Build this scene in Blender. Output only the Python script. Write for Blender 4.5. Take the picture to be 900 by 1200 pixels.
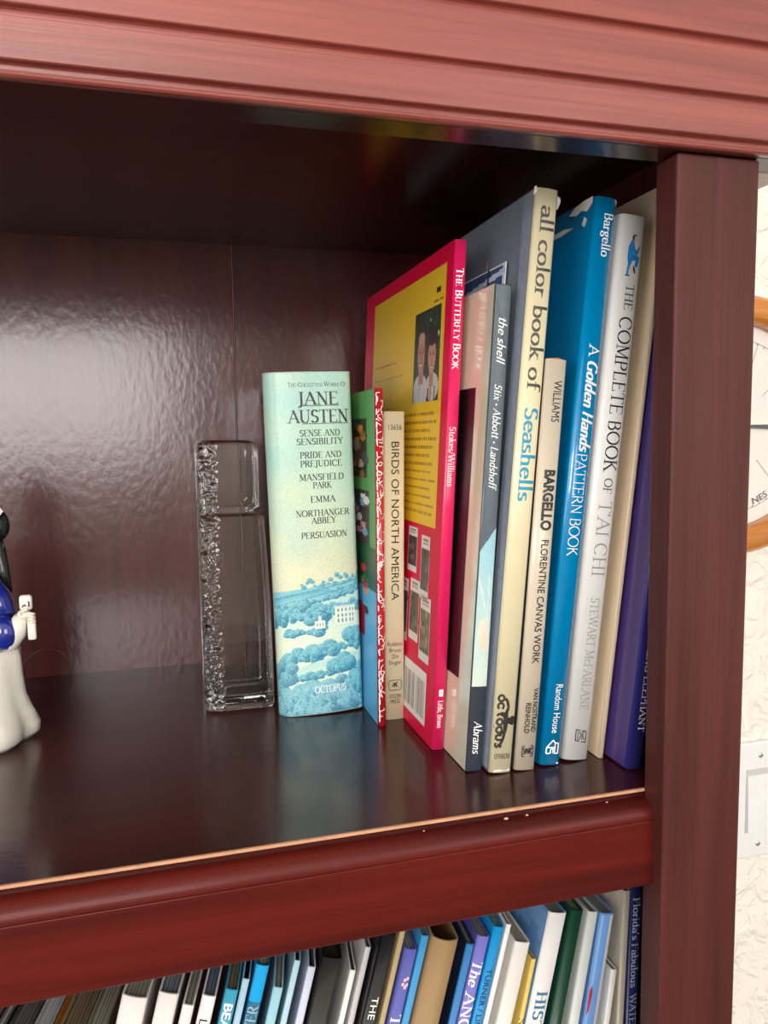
import bpy, bmesh, math, random
import numpy as np
from mathutils import Vector, Matrix
random.seed(7); RNG = np.random.default_rng(7)
for o in list(bpy.data.objects): bpy.data.objects.remove(o)
SC = bpy.context.scene
COL = SC.collection
rad = math.radians

# ------------------------------------------------------------------ camera, world, exposure
cam_data = bpy.data.cameras.new('camera'); cam = bpy.data.objects.new('camera', cam_data); COL.objects.link(cam)
CR = Vector((0.96222608, -0.27196503, -0.01249002)); CU = Vector((0.03752943, 0.08706282, 0.99549566)); CF = Vector((0.26965259, 0.95836063, -0.09398081))
cam.matrix_world = Matrix(((CR.x, CU.x, -CF.x, -0.23026), (CR.y, CU.y, -CF.y, -0.31832), (CR.z, CU.z, -CF.z, 0.17967), (0, 0, 0, 1)))
cam_data.sensor_fit = 'VERTICAL'; cam_data.sensor_height = 36.0; cam_data.lens = 916.76 / 1200 * 36.0
cam_data.clip_start = 0.01
SC.camera = cam
world = bpy.data.worlds.new('world'); SC.world = world; world.use_nodes = True
world.node_tree.nodes['Background'].inputs[0].default_value = (0.85, 0.93, 1.0, 1)
world.node_tree.nodes['Background'].inputs[1].default_value = 0.6
SC.view_settings.view_transform = 'Standard'; SC.view_settings.look = 'None'; SC.view_settings.gamma = 1.0
SC.view_settings.use_curve_mapping = False
SC.view_settings.exposure = -0.32
WINDOW_FRONT = 18.0      # daylight through the window behind the photographer
WINDOW_LEFT = 4.5       # daylight through the window in the left wall
WINDOW_RIGHT = 8.5     # second window behind the photographer, to the right

# ------------------------------------------------------------------ helpers
def lin(c):
    return tuple(((v / 255.0) / 12.92 if v / 255.0 <= 0.04045 else ((v / 255.0 + 0.055) / 1.055) ** 2.4) for v in c[:3])
def new_mat(name, rgb, rough=0.5, coat=0.0, var=0.06, scale=40.0, bump=0.0, bscale=300.0, spec=0.5, metal=0.0):
    m = bpy.data.materials.new(name); m.use_nodes = True
    nt = m.node_tree; b = nt.nodes['Principled BSDF']
    b.inputs['Roughness'].default_value = rough
    b.inputs['Coat Weight'].default_value = coat; b.inputs['Coat Roughness'].default_value = 0.08
    b.inputs['Specular IOR Level'].default_value = spec; b.inputs['Metallic'].default_value = metal
    tc = nt.nodes.new('ShaderNodeTexCoord'); n = nt.nodes.new('ShaderNodeTexNoise')
    n.inputs['Scale'].default_value = scale; n.inputs['Detail'].default_value = 5
    nt.links.new(tc.outputs['Object'], n.inputs['Vector'])
    mx = nt.nodes.new('ShaderNodeMix'); mx.data_type = 'RGBA'
    c = lin(rgb)
    mx.inputs[6].default_value = (*[v * (1 - var) for v in c], 1); mx.inputs[7].default_value = (*[min(1, v * (1 + var)) for v in c], 1)
    nt.links.new(n.outputs['Fac'], mx.inputs[0]); nt.links.new(mx.outputs[2], b.inputs['Base Color'])
    if bump:
        n2 = nt.nodes.new('ShaderNodeTexNoise'); n2.inputs['Scale'].default_value = bscale; n2.inputs['Detail'].default_value = 3
        nt.links.new(tc.outputs['Object'], n2.inputs['Vector'])
        bp = nt.nodes.new('ShaderNodeBump'); bp.inputs['Strength'].default_value = bump; bp.inputs['Distance'].default_value = 0.002
        nt.links.new(n2.outputs['Fac'], bp.inputs['Height']); nt.links.new(bp.outputs['Normal'], b.inputs['Normal'])
    return m
_mc = {}
def M(rgb, rough=0.45, coat=0.0, **k):
    key = (tuple(rgb), rough, coat, tuple(sorted(k.items())))
    if key not in _mc: _mc[key] = new_mat('surface_%d_%d_%d' % tuple(rgb[:3]), rgb, rough, coat, **k)
    return _mc[key]
def wood(name, axis, dark, light, rough=0.3, coat=0.3, bump=0.02, pebble=0.0, crough=0.12, spec=0.5):
    m = bpy.data.materials.new(name); m.use_nodes = True
    nt = m.node_tree; b = nt.nodes['Principled BSDF']; L = nt.links.new
    tc = nt.nodes.new('ShaderNodeTexCoord'); mp = nt.nodes.new('ShaderNodeMapping')
    mp.inputs['Scale'].default_value = {'x': (2.2, 42, 42), 'z': (42, 42, 2.2)}[axis]
    L(tc.outputs['Object'], mp.inputs['Vector'])
    n1 = nt.nodes.new('ShaderNodeTexNoise'); n1.inputs['Scale'].default_value = 1.6; n1.inputs['Detail'].default_value = 8; n1.inputs['Distortion'].default_value = 0.7
    L(mp.outputs['Vector'], n1.inputs['Vector'])
    mp2 = nt.nodes.new('ShaderNodeMapping'); mp2.inputs['Scale'].default_value = {'x': (9, 600, 600), 'z': (600, 600, 9)}[axis]
    L(tc.outputs['Object'], mp2.inputs['Vector'])
    n2 = nt.nodes.new('ShaderNodeTexNoise'); n2.inputs['Scale'].default_value = 1.0; n2.inputs['Detail'].default_value = 3
    L(mp2.outputs['Vector'], n2.inputs['Vector'])
    r = nt.nodes.new('ShaderNodeValToRGB'); r.color_ramp.elements[0].position = 0.34; r.color_ramp.elements[1].position = 0.66
    r.color_ramp.elements[0].color = (*lin(dark), 1); r.color_ramp.elements[1].color = (*lin(light), 1)
    L(n1.outputs['Fac'], r.inputs['Fac'])
    mx = nt.nodes.new('ShaderNodeMix'); mx.data_type = 'RGBA'; mx.blend_type = 'MULTIPLY'; mx.inputs[0].default_value = 0.35
    r2 = nt.nodes.new('ShaderNodeValToRGB'); r2.color_ramp.elements[0].position = 0.3; r2.color_ramp.elements[0].color = (0.45, 0.4, 0.4, 1); r2.color_ramp.elements[1].position = 0.55
    L(n2.outputs['Fac'], r2.inputs['Fac']); L(r.outputs['Color'], mx.inputs[6]); L(r2.outputs['Color'], mx.inputs[7])
    L(mx.outputs[2], b.inputs['Base Color'])
    b.inputs['Specular IOR Level'].default_value = spec
    b.inputs['Roughness'].default_value = rough; b.inputs['Coat Weight'].default_value = coat; b.inputs['Coat Roughness'].default_value = crough
    bp = nt.nodes.new('ShaderNodeBump'); bp.inputs['Strength'].default_value = bump; bp.inputs['Distance'].default_value = 0.001
    L(n2.outputs['Fac'], bp.inputs['Height'])
    last = bp
    if pebble:
        mp3 = nt.nodes.new('ShaderNodeMapping'); mp3.inputs['Scale'].default_value = (1, 1, 0.6); L(tc.outputs['Object'], mp3.inputs['Vector'])
        n3 = nt.nodes.new('ShaderNodeTexNoise'); n3.inputs['Scale'].default_value = 210; n3.inputs['Detail'].default_value = 2; L(mp3.outputs['Vector'], n3.inputs['Vector'])
        b2 = nt.nodes.new('ShaderNodeBump'); b2.inputs['Strength'].default_value = pebble; b2.inputs['Distance'].default_value = 0.002
        L(n3.outputs['Fac'], b2.inputs['Height']); L(bp.outputs['Normal'], b2.inputs['Normal']); last = b2
    L(last.outputs['Normal'], b.inputs['Normal']); L(last.outputs['Normal'], b.inputs['Coat Normal'])
    return m
def pages_mat(name, rgb, dark):
    m = bpy.data.materials.new(name); m.use_nodes = True
    nt = m.node_tree; b = nt.nodes['Principled BSDF']; L = nt.links.new
    tc = nt.nodes.new('ShaderNodeTexCoord'); mp = nt.nodes.new('ShaderNodeMapping'); mp.inputs['Scale'].default_value = (1500, 4, 4)
    L(tc.outputs['Object'], mp.inputs['Vector'])
    n = nt.nodes.new('ShaderNodeTexNoise'); n.inputs['Scale'].default_value = 1; n.inputs['Detail'].default_value = 2; L(mp.outputs['Vector'], n.inputs['Vector'])
    r = nt.nodes.new('ShaderNodeValToRGB'); r.color_ramp.elements[0].position = 0.36; r.color_ramp.elements[1].position = 0.6
    r.color_ramp.elements[0].color = (*lin(dark), 1); r.color_ramp.elements[1].color = (*lin(rgb), 1)
    L(n.outputs['Fac'], r.inputs['Fac']); L(r.outputs['Color'], b.inputs['Base Color']); b.inputs['Roughness'].default_value = 0.8
    bp = nt.nodes.new('ShaderNodeBump'); bp.inputs['Strength'].default_value = 0.5; bp.inputs['Distance'].default_value = 0.0005
    L(n.outputs['Fac'], bp.inputs['Height']); L(bp.outputs['Normal'], b.inputs['Normal'])
    return m
def print_mat(name, rough=0.3, coat=0.4):
    m = bpy.data.materials.new(name); m.use_nodes = True; nt = m.node_tree; b = nt.nodes['Principled BSDF']
    a = nt.nodes.new('ShaderNodeAttribute'); a.attribute_name = 'Col'; nt.links.new(a.outputs['Color'], b.inputs['Base Color'])
    b.inputs['Roughness'].default_value = rough; b.inputs['Coat Weight'].default_value = coat; b.inputs['Coat Roughness'].default_value = 0.1
    return m
PRINT = print_mat('glossy_print', 0.38, 0.08); PRINT_MATT = print_mat('matt_print', 0.55, 0.0)

def mesh_obj(name, verts, faces, mat, parent=None, smooth=False, mats=None, fmat=None):
    me = bpy.data.meshes.new(name); me.from_pydata([tuple(v) for v in verts], [], faces)
    for mm in (mats or [mat]): me.materials.append(mm)
    if fmat: me.polygons.foreach_set('material_index', fmat)
    if smooth: me.polygons.foreach_set('use_smooth', [True] * len(me.polygons))
    me.update()
    o = bpy.data.objects.new(name, me); COL.objects.link(o)
    if parent: o.parent = parent
    return o
def bm_obj(name, bm, mat, parent=None, smooth=False):
    me = bpy.data.meshes.new(name); bmesh.ops.recalc_face_normals(bm, faces=bm.faces[:]); bm.to_mesh(me); bm.free(); me.materials.append(mat)
    if smooth: me.polygons.foreach_set('use_smooth', [True] * len(me.polygons))
    o = bpy.data.objects.new(name, me); COL.objects.link(o)
    if parent: o.parent = parent
    return o
def add_box(bm, x0, x1, y0, y1, z0, z1, bevel=0.0, seg=2):
    r = bmesh.ops.create_cube(bm, size=1.0); vs = r['verts']
    for v in vs: v.co = Vector(((x0 + x1) / 2 + v.co.x * (x1 - x0), (y0 + y1) / 2 + v.co.y * (y1 - y0), (z0 + z1) / 2 + v.co.z * (z1 - z0)))
    if bevel:
        es = list({e for v in vs for e in v.link_edges}); bmesh.ops.bevel(bm, geom=es, offset=bevel, segments=seg, affect='EDGES', profile=0.5)
def box(name, x0, x1, y0, y1, z0, z1, mat, parent=None, bevel=0.0, seg=2):
    bm = bmesh.new(); add_box(bm, x0, x1, y0, y1, z0, z1, bevel, seg); return bm_obj(name, bm, mat, parent)
def extrude_x(name, prof, x0, x1, mat, parent=None):
    n = len(prof); v = [(x0, y, z) for y, z in prof] + [(x1, y, z) for y, z in prof]
    f = [(i, (i + 1) % n, n + (i + 1) % n, n + i) for i in range(n)] + [tuple(range(n))[::-1], tuple(range(n, 2 * n))]
    bm = bmesh.new(); bv = [bm.verts.new(c) for c in v]
    for q in f: bm.faces.new([bv[i] for i in q])
    return bm_obj(name, bm, mat, parent)
def tag(o, label=None, cat=None, group=None, kind=None):
    if label: o['label'] = label
    if cat: o['category'] = cat
    if group: o['group'] = group
    if kind: o['kind'] = kind
    return o
def empty(name, loc=(0, 0, 0), rot=(0, 0, 0)):
    o = bpy.data.objects.new(name, None); COL.objects.link(o); o.location = loc; o.rotation_euler = rot; o.empty_display_size = 0.02
    return o
def lathe(name, prof, mat, parent=None, n=40, centre=(0, 0, 0), squash=1.0, folds=None, smooth=True):
    v = []; f = []
    for (r, z) in prof:
        for k in range(n):
            a = 2 * math.pi * k / n; rr = r * (1 + (folds(a, z) if folds else 0))
            v.append((centre[0] + rr * math.cos(a), centre[1] + rr * math.sin(a) * squash, centre[2] + z))
    for i in range(len(prof) - 1):
        for k in range(n): f.append((i * n + k, i * n + (k + 1) % n, (i + 1) * n + (k + 1) % n, (i + 1) * n + k))
    f.append(tuple(range(n))[::-1]); f.append(tuple(range((len(prof) - 1) * n, len(prof) * n)))
    return mesh_obj(name, v, f, mat, parent, smooth)
def add_ball(bm, c, r, rot=None, u=20, v=14):
    mt = Matrix.Translation(c) @ (rot or Matrix.Identity(4)) @ Matrix.Diagonal((*r, 1))
    bmesh.ops.create_uvsphere(bm, u_segments=u, v_segments=v, radius=1.0, matrix=mt)
def add_tube(bm, pts, radii, n=14):
    pts = [Vector(q) for q in pts]; rings = []
    for i, q in enumerate(pts):
        d = (pts[min(i + 1, len(pts) - 1)] - pts[max(i - 1, 0)]).normalized()
        a = d.orthogonal().normalized(); b = d.cross(a)
        rings.append([bm.verts.new(q + (a * math.cos(2 * math.pi * k / n) + b * math.sin(2 * math.pi * k / n)) * radii[i]) for k in range(n)])
    for i in range(len(rings) - 1):
        # align rings
        best = min(range(n), key=lambda s: sum((rings[i][k].co - rings[i + 1][(k + s) % n].co).length for k in range(0, n, 3)))
        rings[i + 1] = rings[i + 1][best:] + rings[i + 1][:best]
        for k in range(n): bm.faces.new((rings[i][k], rings[i][(k + 1) % n], rings[i + 1][(k + 1) % n], rings[i + 1][k]))
    bm.faces.new(rings[0][::-1]); bm.faces.new(rings[-1])

# ------------------------------------------------------------------ room shell
FZ, CZ = -1.25, 1.25
wall_paint = new_mat('cream_wall_paint', (244, 239, 228), 0.7, 0, 0.02, 3.0)
def trowel_bump(m):
    nt = m.node_tree; b = nt.nodes['Principled BSDF']; tc = nt.nodes.new('ShaderNodeTexCoord')
    n = nt.nodes.new('ShaderNodeTexNoise'); n.inputs['Scale'].default_value = 38; n.inputs['Detail'].default_value = 3; n.inputs['Distortion'].default_value = 1.2
    r = nt.nodes.new('ShaderNodeValToRGB'); r.color_ramp.elements[0].position = 0.46; r.color_ramp.elements[1].position = 0.64
    bp = nt.nodes.new('ShaderNodeBump'); bp.inputs['Strength'].default_value = 0.6; bp.inputs['Distance'].default_value = 0.004
    nt.links.new(tc.outputs['Object'], n.inputs['Vector']); nt.links.new(n.outputs['Fac'], r.inputs['Fac']); nt.links.new(r.outputs['Color'], bp.inputs['Height']); nt.links.new(bp.outputs['Normal'], b.inputs['Normal'])
trowel_bump(wall_paint)
tag(box('wall_back', -2.4, 2.4, 0.345, 0.445, FZ, CZ, wall_paint), 'cream wall with knockdown plaster texture behind the bookcase', 'wall', kind='structure')
tag(box('wall_left', -2.5, -2.4, -3.0, 0.445, FZ, CZ, wall_paint), 'cream plaster wall with a daylight window', 'wall', kind='structure')
tag(box('wall_right', 2.4, 2.5, -3.0, 0.445, FZ, CZ, wall_paint), 'plain cream plaster wall facing the window wall', 'wall', kind='structure')
tag(box('wall_front', -2.5, 2.5, -3.1, -3.0, FZ, CZ, wall_paint), 'cream plaster wall across the room from the bookcase', 'wall', kind='structure')
tag(box('floor', -2.5, 2.5, -3.1, 0.445, FZ - 0.1, FZ, M((84, 62, 48), 0.6)), 'brown floor of the room', 'floor', kind='structure')
tag(box('ceiling', -2.5, 2.5, -3.1, 0.445, CZ, CZ + 0.1, M((240, 238, 232), 0.8)), 'white painted ceiling of the room', 'ceiling', kind='structure')
def daylight(name, strength, rgb=(1.0, 0.97, 0.945)):
    m = bpy.data.materials.new(name); m.use_nodes = True; nt = m.node_tree; nt.nodes.clear()
    e = nt.nodes.new('ShaderNodeEmission'); e.inputs[0].default_value = (*rgb, 1); e.inputs[1].default_value = strength
    o = nt.nodes.new('ShaderNodeOutputMaterial'); nt.links.new(e.outputs[0], o.inputs[0]); return m
white_frame = M((242, 242, 240), 0.4)
def window(name, loc, rz, w, h, strength, label, cols=2, rows=2):
    o = empty(name, loc, (0, 0, rz)); tag(o, label, 'window', kind='structure')
    bm = bmesh.new(); t = 0.05
    for a in (-w / 2 - t, w / 2): add_box(bm, a, a + t, 0, 0.05, -h / 2 - t, h / 2 + t)
    for a in (-h / 2 - t, h / 2): add_box(bm, -w / 2, w / 2, 0, 0.05, a, a + t)
    bm_obj('window_frame', bm, white_frame, o)
    pm = daylight(name + '_daylight', strength)
    cw = w / cols; ch = h / rows
    for i in range(cols):
        for j in range(rows):
            mesh_obj('pane', [(-w / 2 + i * cw + .008, .02, -h / 2 + j * ch + .008), (-w / 2 + (i + 1) * cw - .008, .02, -h / 2 + j * ch + .008), (-w / 2 + (i + 1) * cw - .008, .02, -h / 2 + (j + 1) * ch - .008), (-w / 2 + i * cw + .008, .02, -h / 2 + (j + 1) * ch - .008)], [(3, 2, 1, 0)], pm, o)
    bm = bmesh.new()
    for i in range(1, cols): add_box(bm, -w / 2 + i * cw - .012, -w / 2 + i * cw + .012, 0.005, 0.04, -h / 2, h / 2)
    for j in range(1, rows): add_box(bm, -w / 2, w / 2, 0.008, 0.038, -h / 2 + j * ch - .012, -h / 2 + j * ch + .012)
    bm_obj('glazing_bar', bm, white_frame, o)
window('window_3', (1.25, -2.999, 0.45), 0.0, 1.1, 1.3, WINDOW_RIGHT, 'narrow daylight window to the right across the room from the bookcase', 2, 2)
window('window_1', (-1.02, -2.999, 0.62), 0.0, 1.7, 1.06, WINDOW_FRONT, 'wide daylight window across the room from the bookcase', 3, 2)
window('window_2', (-2.399, -1.15, 0.35), rad(-90), 1.5, 1.4, WINDOW_LEFT, 'daylight window in the wall to the left of the bookcase')

# ------------------------------------------------------------------ bookcase
W_FAS = wood('mahogany_fascia_lit', 'x', (120, 52, 46), (150, 72, 62), 0.3, 0.9, 0.05, crough=0.22)  # same mahogany lightened; the stronger light up here is put into the colour
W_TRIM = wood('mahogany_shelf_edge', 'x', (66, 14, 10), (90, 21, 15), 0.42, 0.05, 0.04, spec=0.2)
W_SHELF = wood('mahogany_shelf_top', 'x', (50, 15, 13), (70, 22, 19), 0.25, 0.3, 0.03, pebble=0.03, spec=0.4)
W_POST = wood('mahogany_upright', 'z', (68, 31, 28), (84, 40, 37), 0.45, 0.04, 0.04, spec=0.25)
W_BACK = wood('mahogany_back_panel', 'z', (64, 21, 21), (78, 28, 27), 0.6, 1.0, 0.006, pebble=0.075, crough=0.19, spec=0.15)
bc = tag(empty('bookcase', (0, 0, FZ)), 'dark reddish mahogany bookcase with grooved top fascia and square post', 'bookcase')
def bp_(o): o.parent = bc; o.location.z -= FZ; return o
BL_ = -0.80
SI, SO = 0.042, 0.057
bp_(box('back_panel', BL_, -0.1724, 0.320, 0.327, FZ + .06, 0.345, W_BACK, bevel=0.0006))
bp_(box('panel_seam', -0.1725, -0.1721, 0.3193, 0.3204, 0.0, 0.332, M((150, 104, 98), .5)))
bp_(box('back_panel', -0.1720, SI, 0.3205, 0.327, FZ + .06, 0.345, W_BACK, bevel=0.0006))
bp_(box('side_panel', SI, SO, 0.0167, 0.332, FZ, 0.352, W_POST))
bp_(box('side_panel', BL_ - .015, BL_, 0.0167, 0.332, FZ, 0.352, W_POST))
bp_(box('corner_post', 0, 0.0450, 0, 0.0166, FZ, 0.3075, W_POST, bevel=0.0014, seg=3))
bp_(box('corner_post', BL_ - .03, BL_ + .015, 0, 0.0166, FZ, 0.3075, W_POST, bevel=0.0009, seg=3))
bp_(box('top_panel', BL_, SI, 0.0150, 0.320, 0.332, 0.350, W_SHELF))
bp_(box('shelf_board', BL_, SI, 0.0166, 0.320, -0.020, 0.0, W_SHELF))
# moulded shelf front
prof = [(0.0186, -0.0012), (0.0186, -0.0040), (0.0160, -0.0040)]
for k in range(0, 13):
    t = math.pi / 2 * k / 12; prof.append((0.0158 - 0.0072 * math.sin(t), -0.0041 - 0.0083 * (1 - math.cos(t)) * 0.8 - 0.00166 * k / 12))
prof += [(0.0086, -0.0130), (0.0079, -0.0131), (0.0078, -0.0134), (0.0078, -0.0464), (0.0084, -0.0470), (0.0260, -0.0470), (0.0260, -0.0202), (0.0186, -0.0202)]
bp_(extrude_x('shelf_trim', prof, BL_ + .015, -0.0001, W_TRIM))
prof2 = [(y, z - 0.40) for y, z in prof]
bp_(extrude_x('shelf_trim', prof2, BL_ + .015, -0.0001, W_TRIM))
band = M((196, 146, 112), 0.5, var=0.3, scale=160)
o = bp_(box('edge_banding', BL_ + .015, -0.0003, 0.0154, 0.0166, -0.0011, 0.0003, band)); o['label'] = 'pale worn edge line'
bp_(box('shelf_board', BL_, SI, 0.0166, 0.320, -0.420, -0.400, W_SHELF))
# chips of bare wood on the moulding
for (cx, cz, s) in ((-0.077, -0.0046, .0012), (-0.066, -0.0044, .0008), (-0.022, -0.0042, .0006), (-0.119, -0.0043, .0005)):
    bm = bmesh.new(); add_ball(bm, (cx, 0.0152, cz + .0004), (s, s * .6, s * .5), u=8, v=6); bp_(bm_obj('chip', bm, M((222, 178, 130), 0.7)))
# fascia with rounded grooves
FY = -0.0053
fp = [(-0.0015, 0.3080), (-0.0040, 0.3078), (-0.0050, 0.3081), (-0.0056, 0.3088), (-0.0054, 0.3099)]
def groove(z0, z1, d):
    h = z1 - z0
    c = [(FY, z0), (FY + d * .25, z0 + h * .06), (FY + d * .8, z0 + h * .16), (FY + d, z0 + h * .40), (FY + d, z0 + h * .80), (FY + d * .8, z1 - h * .04), (FY + .0003, z1 - .0002), (FY, z1 + .0002)]
    return c
fp += groove(0.3100, 0.3143, 0.0036) + groove(0.3284, 0.3332, 0.0037) + groove(0.3528, 0.3576, 0.0037) + [(FY, 0.385), (-0.016, 0.395), (-0.02, 0.41), (-0.0015, 0.41)]
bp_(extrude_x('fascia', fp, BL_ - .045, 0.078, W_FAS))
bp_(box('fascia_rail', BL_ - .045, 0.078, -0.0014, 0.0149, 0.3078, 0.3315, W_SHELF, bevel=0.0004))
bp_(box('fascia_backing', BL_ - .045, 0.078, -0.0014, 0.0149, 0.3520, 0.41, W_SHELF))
# return of the fascia along the side
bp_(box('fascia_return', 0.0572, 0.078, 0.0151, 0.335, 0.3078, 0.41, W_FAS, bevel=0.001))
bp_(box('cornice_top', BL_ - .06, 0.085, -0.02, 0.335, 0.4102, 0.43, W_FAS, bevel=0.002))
bp_(box('plinth', BL_, SI, 0.02, 0.04, FZ, FZ + .08, W_POST))
# cable hole cap on the back panel
v = []; f = []; n = 28; cx, cz, R0, R1 = -0.322, 0.004, 0.0166, 0.0176
for k in range(n + 1):
    a = math.pi * 1.06 * k / n - math.pi * .03
    for r, y in ((R0, 0.3199), (R0, 0.3190), (R1, 0.3190), (R1, 0.3199)): v.append((cx + r * math.cos(a), y, max(0.0002, cz + r * math.sin(a))))
for k in range(n):
    for j in range(3): f.append((k * 4 + j, k * 4 + j + 1, (k + 1) * 4 + j + 1, (k + 1) * 4 + j))
o = bp_(mesh_obj('cable_hole_ring', v, f, W_BACK, smooth=True))

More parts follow.
